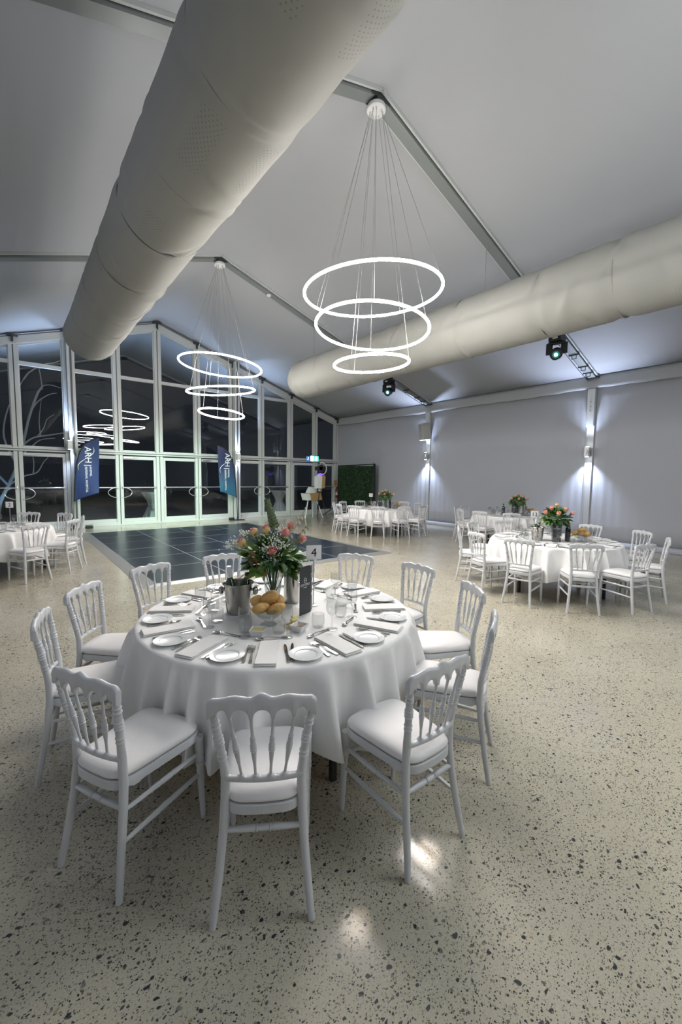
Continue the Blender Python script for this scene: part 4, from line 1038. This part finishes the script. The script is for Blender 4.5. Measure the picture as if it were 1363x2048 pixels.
ZT = TZ + .0025
def setting(c, a, tname, seed, full=True):
    rng = random.Random(seed); ar = R_(a); n = Vector((math.cos(ar), math.sin(ar), 0)); tt = Vector((-n.y, n.x, 0)); h = HOURS[hour(c, a)]
    def P(t_, r_): return Vector((c[0], c[1], 0)) + n * r_ + tt * t_
    rz = ar + PI / 2
    where = "at the %s o'clock place of %s" % (h, tname)
    def go(key, t_, r_, dr, label, cat, z=ZT):
        p = P(t_, r_)
        if not inview((p.x, p.y, TZ)): return
        place(key, p.x, p.y, z, rz + dr + R_(rng.uniform(-4, 4)), label + ' ' + where, cat, cat + 's on ' + tname)
    go('plate', -.238 + rng.uniform(-.01, .01), .765, 0, 'white side plate', 'side plate')
    go('napkin', -.02 + rng.uniform(-.01, .01), .748, 0, 'folded white napkin', 'napkin')
    go('knife', .070, .745, R_(3), 'inner steel knife', 'knife'); go('knife', .098, .735, R_(-2), 'outer steel knife', 'knife')
    go('fork', -.112, .755, R_(4), 'inner steel fork', 'fork')
    if full: go('fork', -.140, .745, R_(-3), 'outer steel fork', 'fork')
    go('spoon', -.02, .545, PI / 2 + R_(rng.uniform(-12, 12)), 'steel dessert spoon', 'spoon')
    go('wine', .085 + rng.uniform(-.02, .02), .53, 0, 'empty wine glass', 'wine glass')
    go('tumbler', .03 + rng.uniform(-.02, .02), .455, 0, 'empty water tumbler', 'tumbler')

vr = Vector((Rv.x, Rv.y, 0)).normalized(); vt = -Vector((Fv.x, Fv.y, 0)).normalized()     # along the room's diagonal and towards the entrance
# ------------------------------------------------------------------ table centre pieces
def menu_stand(x, y, rz, tname, fold=30):
    t = thing('menu_card', 'charcoal folded menu card standing on ' + tname, 'menu', (x, y, ZT), rz, 'standing menu cards')
    hgt, wd = .335, .115
    m = MB(); m.box((0, 0, hgt / 2), (wd, .003, hgt)); m.build('front_leaf', MT['menu'], t)
    m = MB(); r = Matrix.Rotation(R_(fold), 3, 'Z'); m.box(Vector((wd / 2 + .002, 0, hgt / 2 - .006)) + r @ Vector((.036, 0, 0)), (.072, .003, hgt - .012), r); bl = m.build('back_leaf', MT['menu'], t)
    m = MB(); q0 = Vector((wd / 2 + .002, 0, 0))
    for (dx_, z_, w_, h_) in ((.030, .262, .030, .006), (.034, .245, .022, .004), (.040, .205, .018, .004), (.038, .12, .022, .018)): m.box(q0 + r @ Vector((dx_, -.002, 0)) + Vector((0, 0, z_)), (w_, .001, h_), r)
    m.build('printed_marks', MT['print_white'], bl, smooth=0)
    f = basis((1, 0, 0), (0, 0, 1), (0, -1, 0), (0, -.0022, .205)); put_mesh('lettering', text_mesh('OTTIMO', .0235, .0004, spacing=1.1), MT['print_white'], t, f)
    f = basis((1, 0, 0), (0, 0, 1), (0, -1, 0), (0, -.0022, .187)); put_mesh('lettering', text_mesh('HOUSE', .010, .0004, spacing=1.2), MT['print_white'], t, f)
    m = MB()
    m.tube([(.013 * math.cos(a), -.002, .237 + .016 * math.sin(a)) for a in np.linspace(0, 2 * PI, 28)[:-1]], .0015, 5, closed=True); m.bar((-.012, -.002, .237), (.012, -.002, .237), .003, .002); m.build('logo', MT['print_white'], t)
def number_stand(x, y, rz, num, tname):
    t = thing('table_number_stand', 'steel stand holding white card number %s' % num + ' on ' + tname, 'table number', (x, y, ZT), rz, 'table number stands')
    m = MB(); m.lathe([(0, 0), (.036, 0), (.036, .004), (.006, .008), (0, .008)], 24); m.build('base', MT['satin'], t)
    m = MB(); m.tube([(0, 0, .006), (0, 0, .36)], .004, 8); m.build('pole', MT['satin'], t)
    m = MB(); m.box((0, -.006, .395), (.112, .003, .105)); cdd = m.build('number_card', MT['paper'], t)
    put_mesh('numeral', text_mesh(num, .088, .0006), MT['ink'], cdd, basis((1, 0, 0), (0, 0, 1), (0, -1, 0), (0, -.0086, .392)))
def bottle(x, y, z, kind, label, tilt=(0, 0)):
    t = thing('bottle', label, 'bottle', (x, y, z), 0, 'bottles on the tables'); t.rotation_euler = (tilt[0], tilt[1], 0)
    if kind == 'white':
        m = MB(); m.lathe([(0, 0), (.043, 0), (.044, .01), (.044, .17), (.036, .205), (.018, .235), (.0155, .25)], 24); m.build('glass_body', MT['bottle_green'], t)
        m = MB(); m.lathe([(.0165, .242), (.0165, .315), (.015, .322), (0, .322)], 20, cap0=False); m.build('foil', MT['foil'], t)
    elif kind == 'beer':
        m = MB(); m.lathe([(0, 0), (.030, 0), (.031, .12), (.022, .16), (.0135, .19), (.0125, .235)], 20); m.build('glass_body', MT['bottle_dark'], t)
        m = MB(); m.lathe([(.0150, .178), (.0150, .212)], 20, cap0=False, cap1=False); m.lathe([(.0145, .176), (.0152, .18)], 20, cap0=False, cap1=False); m.build('neck_label', MT['paper'], t)
        m = MB(); m.lathe([(.0155, .186), (.0155, .204)], 20, cap0=False, cap1=False); m.build('red_band', MT['label_red'], t)
        m = MB(); m.lathe([(.0145, .212), (.0145, .238), (0, .24)], 20, cap0=False); m.build('cap', MT['bottle_green'], t)
    else:
        m = MB(); m.lathe([(0, 0), (.037, 0), (.038, .01), (.038, .185), (.030, .215), (.0145, .24), (.014, .30), (0, .302)], 24); m.build('glass_body', MT['bottle_dark'], t)
        m = MB(); m.lathe([(.0383, .06), (.0383, .15)], 24, cap0=False, cap1=False); m.build('label', MT['menu'], t)
def bucket(x, y, tname, rz=0):
    t = thing('ice_bucket', 'steel champagne bucket with knob handles on ' + tname, 'ice bucket', (x, y, ZT), rz, 'ice buckets')
    m = MB(); m.lathe([(0, 0), (.068, 0), (.072, .006), (.098, .195), (.104, .205), (.107, .210), (.104, .214), (.098, .210), (.094, .198), (.068, .012), (0, .010)], 48, cap0=False); m.build('body', MT['steel'], t, smooth=50)
    for s in (-1, 1):
        m = MB(); m.ball((s * .118, 0, .155), (.020, .024, .030), 14); m.tube([(s * .09, 0, .165), (s * .112, 0, .160)], .010, 8); m.build('handle', MT['steel'], t)
def cooler(x, y, tname):
    m = MB(); m.lathe([(0, 0), (.055, 0), (.057, .003), (.057, .255), (.054, .258), (.051, .255), (.051, .01), (0, .008)], 40, cap0=False); o = m.build('wine_cooler', MT['steel'], None, (x, y, ZT)); tag(o, 'straight steel wine cooler on ' + tname, 'wine cooler', 'wine coolers')
def roll_mesh(seed):
    rng = random.Random(seed); m = MB(); n, k = 20, 12; V = []
    for i in range(k + 1):
        a = PI * i / k
        for j in range(n):
            q = 2 * PI * j / n; x, y, z = .066 * math.sin(a) * math.cos(q), .046 * math.sin(a) * math.sin(q), .034 * math.cos(a)
            f = 1 + .07 * math.sin(2 * q + seed) * math.sin(a) + .04 * math.sin(3 * q + 2 * a + seed); cre = 1 - .30 * math.exp(-((y - .004) / .008) ** 2) * (z > 0)
            V.append((x * f, y * f, z * f * cre))
    m.add(V, [(i * n + j, (i + 1) * n + j, (i + 1) * n + (j + 1) % n, i * n + (j + 1) % n) for i in range(k) for j in range(n)]); return m
def bread_bowl(x, y, tname, nroll, seed):
    t = thing('bread_bowl', 'clear glass footed bowl filled with bread rolls on ' + tname, 'bowl', (x, y, ZT), 0, 'bread bowls')
    m = MB(); m.lathe([(.055, 0), (.050, .004), (.022, .020), (.030, .035), (.075, .062), (.112, .105), (.121, .122), (.118, .122), (.108, .106), (.072, .068), (.02, .042), (0, .040)], 48); m.build('glass_bowl', MT['crystal'], t, smooth=50)
    rng = random.Random(seed)
    spots = [(-.070, -.030, .128, .5), (.010, -.078, .120, 2.6), (.078, .015, .130, 1.2), (-.035, .068, .135, 2.9), (.052, .078, .128, .3), (.0, -.012, .178, 2.1), (-.05, .03, .18, 1)][:nroll]
    nm = ['at the left front', 'at the front', 'at the right', 'at the left back', 'at the right back', 'on top', 'tilted on the upper left']
    for k, (a, b, z, rz) in enumerate(spots):
        o = roll_mesh(seed + k).build('bread_roll', MT['crust'], None, (x + a, y + b, ZT + z), smooth=70); o.rotation_euler = (rng.uniform(-.6, .6), rng.uniform(-.5, .5), rz); o.scale = (rng.uniform(.85, 1.08), rng.uniform(.92, 1.15), rng.uniform(.9, 1.2))
        tag(o, 'golden bread roll %s of the bowl on %s' % (nm[k], tname), 'bread roll', 'bread rolls on ' + tname)
def dish(x, y, rz, fill, label, tname):
    t = thing('sauce_dish', label + ' on ' + tname, 'dish', (x, y, ZT), rz)
    m = MB(); o_, i_ = .045, .041; b_ = .030
    V = [(-b_, -b_, 0), (b_, -b_, 0), (b_, b_, 0), (-b_, b_, 0), (-o_, -o_, .040), (o_, -o_, .040), (o_, o_, .040), (-o_, o_, .040), (-i_, -i_, .040), (i_, -i_, .040), (i_, i_, .040), (-i_, i_, .040), (-b_ + .002, -b_ + .002, .006), (b_ - .002, -b_ + .002, .006), (b_ - .002, b_ - .002, .006), (-b_ + .002, b_ - .002, .006)]
    Fc = [(3, 2, 1, 0)] + [(i, (i + 1) % 4, 4 + (i + 1) % 4, 4 + i) for i in range(4)] + [(4 + i, 4 + (i + 1) % 4, 8 + (i + 1) % 4, 8 + i) for i in range(4)] + [(8 + i, 8 + (i + 1) % 4, 12 + (i + 1) % 4, 12 + i) for i in range(4)] + [(12, 13, 14, 15)]
    m.add(V, Fc); m.build('dish_body', MT['china'], t, bevel=.002)
    if fill == 'butter':
        m = MB(); m.box((0, 0, .022), (.066, .066, .022)); m.build('butter_fill', MT['butter'], t, bevel=.004)
    else:
        m = MB(); m.lathe([(0, .014), (.030, .014), (.031, .018), (0, .020)], 20); m.build('relish_fill', MT['relish'], t)

def leaf(m, p, d, l, wd, curl=.2, mi=0, up=Vector((0, 0, 1)), roll=0):
    d = d.normalized(); s = d.cross(up); s = s if s.length > 1e-3 else d.cross(Vector((1, 0, 0))); s.normalize(); nrm = s.cross(d)
    s2 = s * math.cos(roll) + nrm * math.sin(roll); nrm = s2.cross(d); s = s2; V = []; prof = [(.0, .06), (.2, .7), (.45, 1), (.7, .75), (.9, .3), (1, .02)]
    for t_, w_ in prof:
        c = p + d * l * t_ - nrm * curl * l * t_ * t_; V += [c - s * wd * w_ + nrm * wd * .25 * w_, c, c + s * wd * w_ + nrm * wd * .25 * w_]
    m.add(V, [(i * 3 + j, i * 3 + j + 1, i * 3 + j + 4, i * 3 + j + 3) for i in range(5) for j in (0, 1)], mi)
def rose_thing(p, d, sz, label, group, base):
    t = thing('rose', label, 'rose', p, 0, group); t.rotation_euler = Vector(d).to_track_quat('Z', 'Y').to_euler()
    m = MB(); rng = random.Random(sum(map(ord, label)))
    def petal(m, a, r, h, spread, wdt, z0):
        def fn(u, v):
            q = a + (u - .5) * wdt; rr = r * (.35 + .65 * min(1, v * 1.6)) * (1 + spread * v ** 3); e = .12 * (2 * u - 1) ** 2
            return (rr * math.cos(q), rr * math.sin(q), z0 + h * (v - e * v))
        m.grid(fn, 7, 7)
    for k in range(3): petal(m, k * 2.1, sz * .27, sz * 1.22, -.30, 2.6, sz * .05)
    for k in range(4): petal(m, k * 1.57 + .4, sz * .42, sz * 1.18, -.10, 2.1, 0)
    m.build('inner_petals', MT['rose'], t, smooth=80, solid=sz * .03)
    m = MB()
    for k in range(4): petal(m, k * 1.57 + 1.1, sz * .52, sz * 1.08, .08, 2.0, -sz * .06)
    m.build('outer_petals', MT['rose'] if rng.random() < .68 else MT['rose_out'], t, smooth=80, solid=sz * .03)
    m = MB()
    for k in range(5): leaf(m, Vector((.0, 0, -sz * .05)), Vector((math.cos(k * 1.257), math.sin(k * 1.257), .5)), sz * .8, sz * .14, -.3)
    m.lathe([(sz * .05, -sz * .3), (sz * .2, -sz * .12), (sz * .34, 0)], 10); m.build('sepals', MT['leaf_light'], t, smooth=60)
    loc = t.matrix_world
    L = (Vector(base) - Vector(p)); R3 = t.rotation_euler.to_matrix().inverted(); b = R3 @ L
    m = MB(); m.tube([(0, 0, -sz * .2), Vector((0, 0, -sz * 1.2)) * .6 + b * .25, b * .7, b], [.003] * 4, 6); m.build('stem', MT['stem'], t)

def bouquet(c, tname, big=True, seed=1, roses=None, height=.27):
    x, y = c; rng = random.Random(seed); zr = ZT + height
    t = thing('crystal_vase', 'flared cut crystal vase of stems on ' + tname, 'vase', (x, y, ZT), 0, 'flower vases')
    m = MB(); n = 48
    pro = [(.048, 0), (.050, .006), (.046, .03), (.050, .09), (.060, .17), (.074, height - .03), (.084, height), (.080, height), (.069, height - .03), (.055, .17), (.045, .09), (.040, .03), (0, .022)]
    V = []
    for i, (r, z) in enumerate(pro):
        for j in range(n): a = 2 * PI * j / n; f = 1 + (.035 if 1 < i < 6 else 0) * (1 if (j + (i % 2)) % 2 else -1); V.append((r * f * math.cos(a), r * f * math.sin(a), z))
    m.add(V, [(i * n + j, i * n + (j + 1) % n, (i + 1) * n + (j + 1) % n, (i + 1) * n + j) for i in range(len(pro) - 1) for j in range(n)] + [tuple(reversed(range(n)))]); m.build('vase_glass', MT['crystal'], t, smooth=12)
    base = Vector((x, y, ZT + .06)); ctr = Vector((x, y, zr + .10))
    m = MB()
    for k in range(16):
        a = rng.uniform(0, 6.28); r0 = rng.uniform(0, .022); r1 = rng.uniform(.01, .05)
        m.tube([(r0 * math.cos(a + 1), r0 * math.sin(a + 1), .025), (r1 * .3 * math.cos(a), r1 * .3 * math.sin(a), .15), (r1 * math.cos(a), r1 * math.sin(a), height + .03)], .0035, 5)
    m.build('stems', MT['stem'], t)
    m = MB()
    N = 300 if big else 270; KX, KZ = (.19, .12) if big else (.17, .13)
    ctr = Vector((x, y, zr + (.085 if big else .09)))
    for k in range(N):
        a = rng.uniform(0, 2 * PI); e = rng.uniform(-.55, 1.35); r = rng.uniform(.25, 1.0) ** .7; d = Vector((math.cos(a) * math.cos(e), math.sin(a) * math.cos(e), math.sin(e)))
        p = ctr + Vector((d.x * r * KX, d.y * r * KX, d.z * r * KZ - .01)); l = rng.uniform(.055, .105)
        leaf(m, p, (d + Vector((rng.uniform(-.6, .6), rng.uniform(-.6, .6), rng.uniform(-.35, .45)))), l, l * rng.uniform(.20, .30), rng.uniform(-.1, .4), 0 if rng.random() < .58 else 1, roll=rng.uniform(-.8, .8))
    for k in range(26 if big else 14):
        a = rng.uniform(0, 2 * PI); d = Vector((math.cos(a), math.sin(a), rng.uniform(-.40, .30))); p = ctr + Vector((d.x * .10, d.y * .10, -.06 + rng.uniform(-.02, .05)))
        leaf(m, p, d, rng.uniform(.11, .16), rng.uniform(.028, .042), .35, 0 if rng.random() < .6 else 1, roll=rng.uniform(-.5, .5))
    if big:
        for k in range(15):                                    # big glossy leaves spilling over the rim on both sides
            sd = -1 if k % 2 else 1; d = vr * sd + vt * rng.uniform(-.1, .8) + Vector((0, 0, rng.uniform(-.25, .25))); p = ctr + vr * sd * rng.uniform(.03, .10) + vt * rng.uniform(0, .10) + Vector((0, 0, rng.uniform(-.09, .03)))
            leaf(m, p, d, rng.uniform(.13, .17), rng.uniform(.026, .036), .30, 0 if sd < 0 or rng.random() < .5 else 1, roll=rng.uniform(-.4, .4))
    o = m.build('foliage', [MT['leaf'], MT['leaf_light']], None, smooth=60)
    o.data.transform(Matrix.Translation((-x, -y, -ZT))); o.location = (x, y, ZT); tag(o, 'leafy green bouquet foliage in the vase on ' + tname, 'foliage', 'bouquet foliage', 'stuff')
    g = 'roses on ' + tname
    for (lx, ly, lz, sz, nm) in roses:
        p = Vector((x + lx, y + ly, zr + lz)); d = (p - Vector((x, y, zr - .08))).normalized()
        rose_thing(p, d, sz, 'coral pink rose %s of the bouquet on %s' % (nm, tname), g, base)
    return ctr, rng

# ------------------------------------------------------------------ main table, number 4
T4 = (-2.661, 2.507); N4 = 'table four'
make_table('round folding table four under white cloth, nearest the camera', (*T4, 0))
make_cloth('white cloth hanging in folds from table four, nearest the camera', (*T4, 0), 4)
A4 = [(-122.7, 1.395, "white chair nearest the camera, its back square to it"), (-153.5, 1.375, "white chair left of the nearest one, seat toward the right"), (166.5, 1.36, "white chair at the left of table four, third from the nearest"),
      (140.5, 1.37, "white chair at the left rear of table four, beside open floor"), (111.5, 1.40, "white chair at table four in front of the dance floor corner"), (83, 1.42, "white chair at table four behind the ice bucket"),
      (52, 1.40, "white chair at table four hidden behind the flowers and number card"), (27.5, 1.42, "white chair at table four right of the number card, by the dance floor"), (-1.5, 1.40, "white chair at the far right of table four, fourth right of the nearest"),
      (-32, 1.40, "white chair at the right of table four, third right of the nearest"), (-60.5, 1.39, "white chair second right of the nearest, seen nearly edge on"), (-91.5, 1.40, "white chair right of the nearest one, seat toward the left")]
for k, (a, r, lb) in enumerate(A4):
    put_chair(T4, a, r, lb, 'chairs around table four')
    setting(T4, -122.7 + (-30) * k if k else -122.7, N4, 40 + k)

def vxy(r_, f_): q_ = vr * r_ + vt * f_; return q_.x, q_.y
ctr, rng = bouquet((-2.665, 2.600), N4, True, 11, [(*vxy(r_, f_), z_, sz_, n_) for r_, f_, z_, sz_, n_ in (
    (-.185, .05, .17, .060, 'at the far left'), (-.115, .04, .245, .054, 'at the upper left'), (-.035, .05, .262, .056, 'at the top middle'), (.092, .06, .245, .054, 'at the right of centre'),
    (.120, -.02, .285, .052, 'at the top right'), (.022, .15, .135, .056, 'low at the front'), (.200, .02, .205, .048, 'at the far right'))], .27)
zr = ZT + .27; bxy = Vector((-2.665, 2.600, 0))
def bq(r_, f_, z): return bxy + vr * r_ + vt * f_ + Vector((0, 0, zr + z))
m = MB(); m2 = MB()
for (r_, f_, z, s, n) in ((.03, .10, .205, .075, 190), (-.28, .03, .185, .06, 80), (-.20, .03, .265, .035, 45), (.05, .02, .285, .05, 50), (-.02, .14, .17, .05, 60), (.10, .10, .17, .04, 30)):
    for k in range(n):
        p = bq(r_, f_, z) + Vector((rng.gauss(0, s * .5), rng.gauss(0, s * .5), rng.gauss(0, s * .42))); m.ball(p, .0052, 6)
        if k % 3 == 0: m2.tube([bq(r_ * .4, f_ * .4, z - .10), p], .0008, 4)
for v_ in (m, m2): pass
o = m.build('babys_breath', MT['baby'], None); o.data.transform(Matrix.Translation((-bxy.x, -bxy.y, -ZT))); o.location = (bxy.x, bxy.y, ZT); tag(o, 'clouds of tiny white filler blossom among the roses on table four', 'filler flowers', None, 'stuff')
s2 = m2.build('fine_stems', MT['stem'], o, (0, 0, 0)); s2.data.transform(Matrix.Translation((-bxy.x, -bxy.y, -ZT)))
for (r_, f_, z, rad, nm, mt) in ((-.118, .13, .135, .023, 'upper', 'pod'), (-.085, .15, .105, .024, 'right', 'pod'), (-.122, .14, .088, .019, 'lower left', 'pod'), (-.035, .14, .005, .024, 'green', 'pod_green')):
    m = MB(); m.ball((0, 0, 0), (rad, rad, rad * 1.05), 16); m.lathe([(.004, -rad - .03), (.006, -rad)], 8); o = m.build('seed_pod', MT[mt], None, bq(r_, f_, z)); 
    tag(o, ('round brown seed pod, %s of the three in the bouquet' % nm) if mt == 'pod' else 'round green seed pod at the rim of the crystal vase', 'seed pod', 'seed pods in the bouquet')
# tall eucalyptus and pale sprig
t = thing('eucalyptus_stem', 'tall grey green eucalyptus stem rising above the bouquet', 'eucalyptus', bxy + Vector((0, 0, zr)))
m = MB(); m.tube([(0, 0, -.15), vr * .008 + Vector((0, 0, .3)), vr * -.040 + Vector((0, 0, .52))], [.004, .003, .002], 6); m.build('stem', MT['stem'], t)
m = MB()
for k in range(70):
    u = k / 69; z = .30 + .20 * u; a = k * 2.4; d = Vector((math.cos(a), math.sin(a), .55 + .5 * u)); leaf(m, vr * (.010 - .050 * u) + Vector((0, 0, z - .015)), d, .062 - .020 * u, .027 - .006 * u, -.35)
m.build('leaves', MT['euc'], t, smooth=60)
for i, (dr, dz, ln) in enumerate(((.235, .43, 1), (.19, .40, 1), (.28, .345, .9))):
    t = thing('dried_sprig', 'pale dried leafy sprig reaching out to the right, ' + ['middle one', 'topmost', 'lowest'][i], 'sprig', bxy + Vector((0, 0, zr)), 0, 'dried sprigs in the bouquet')
    p0, p1 = Vector((0, 0, 0)), vr * dr + Vector((0, 0, dz)); m = MB(); m.tube([p0, p0.lerp(p1, .5) + Vector((0, 0, .02)), p1], [.003, .002, .001], 6); m.build('stem', MT['sprig'], t)
    m = MB()
    for k in range(14):
        u = .5 + .5 * k / 13; s_ = 1 if k % 2 else -1; leaf(m, p0.lerp(p1, u) + Vector((0, 0, .01)), vr * .3 + Vector((0, 0, .9 * s_)) + vt * .3, .030, .009, .1)
    m.build('leaves', MT['sprig' if i != 2 else 'euc'], t, smooth=60)

bucket(-2.925, 2.615, N4, yaw * -1)
bottle(-2.955, 2.64, ZT + .012, 'white', 'white foil topped bottle leaning in the bucket on table four', (R_(3), R_(-6)))
bottle(-2.885, 2.59, ZT + .040, 'beer', 'small dark beer bottle in the bucket on table four', (R_(-4), R_(5)))
cooler(-2.505, 2.60, N4)
menu_stand(-2.575, 2.312, R_(17), N4)
number_stand(-2.415, 2.44, R_(-22), '4', N4)
bread_bowl(-2.872, 2.285, N4, 6, 21)
dish(-3.01, 2.165, R_(-40), 'butter', 'square white dish of butter before the bread bowl', N4)
dish(-2.775, 2.075, R_(-68), 'relish', 'square white dish of amber relish', N4)
t = thing('butter_pats', 'stack of wrapped yellow butter pats beside the relish dish', 'butter', (-2.765, 2.155, ZT))
rng2 = random.Random(2)
for k in range(6):
    m = MB(); m.box((0, 0, 0), (.045, .030, .010)); o = m.build('butter_pat', MT['butter'], t, (rng2.uniform(-.02, .02), rng2.uniform(-.02, .02), .006 + .0102 * k), rng2.uniform(-.6, .6), bevel=.002)

# ------------------------------------------------------------------ the other tables
def side_table(c, tname, angles, seed, num, clab, jit=4):
    make_table('round folding table under white cloth, ' + clab, (*c, 0)); make_cloth('white cloth over the round table ' + clab, (*c, 0), seed)
    rng = random.Random(seed); seen = {}
    for a in angles:
        h = HOURS[hour(c, a)]
        n = seen.get(h, 0); seen[h] = n + 1
        put_chair(c, a + rng.uniform(-1.5, 1.5), 1.39 + rng.uniform(-.03, .04), "white chair at the %s o'clock seat of %s" % (h, tname) + (', the second there' if n else ''), 'chairs around ' + tname, rng.uniform(-jit, jit))
    a6 = math.degrees(math.atan2(CAM.y - c[1], CAM.x - c[0]))
    for k in range(12): setting(c, a6 + 30 * k, tname, seed * 100 + k, False)
T13 = (2.579, 2.939); N13 = 'table thirteen'
side_table(T13, N13, [-172, -142, -108, -69, -37, -1, 62, 90, 124, 157], 13, '13', 'at the right, number thirteen')
R5 = lambda k=1: [(*vxy(r_ * k, f_), z_, s_, n_) for r_, f_, z_, s_, n_ in ((-.17, .06, .15, .056, 'at the left'), (.0, .02, .255, .052, 'at the top'), (-.045, .16, .145, .056, 'at the front'), (.09, .09, .20, .056, 'at the upper right'), (.20, .05, .14, .052, 'at the far right'), (-.09, .06, .215, .052, 'at the upper left'))]
bouquet((2.42, 2.86), N13, False, 31, R5(), .27)
menu_stand(2.31, 2.78, R_(-62), N13, 150); number_stand(2.36, 3.16, R_(-50), '13', N13); bucket(2.26, 3.05, N13, .4)
bottle(2.235, 3.07, ZT + .02, 'white', 'white foil topped bottle in the bucket on table thirteen', (R_(3), R_(-5))); bottle(2.285, 3.03, ZT + .04, 'beer', 'small dark bottle in the bucket on table thirteen', (R_(-4), R_(4)))
bottle(2.55, 2.72, ZT, 'wine', 'dark wine bottle standing right of the flowers on table thirteen'); bread_bowl(2.72, 2.60, N13, 6, 51)
T11 = (4.80, 9.18); N11 = 'table eleven'
side_table(T11, N11, [-166 + 30 * k for k in range(12)], 17, '11', 'before the hedge panel')
bouquet((4.90, 9.05), N11, False, 33, R5(1.1), .27)
number_stand(4.62, 9.42, R_(-45), '11', N11); bottle(4.96, 8.92, ZT, 'wine', 'dark wine bottle below the flowers on table eleven'); bread_bowl(5.18, 8.80, N11, 5, 61); menu_stand(4.74, 9.12, R_(-45), N11, 150); bucket(4.66, 9.3, N11)
TF = (6.30, 5.75); NF = 'the far right table'
side_table(TF, NF, [210, 180, 150, 240, 120, 90], 19, '12', 'by the right wall')
bouquet((6.22, 5.50), NF, False, 35, R5(), .27)
menu_stand(6.08, 5.52, R_(-60), NF, 150); cooler(6.25, 5.32, NF); bread_bowl(6.62, 5.32, NF, 5, 71); bottle(6.02, 5.78, ZT, 'wine', 'dark wine bottle left of the flowers on the far right table')
T2 = (-4.50, 9.20); N2 = 'table two'
side_table(T2, N2, [-92, -62, -32, -3, 33, 64], 23, '2', 'at the left edge, number two')
number_stand(-4.16, 9.10, R_(-25), '2', N2)
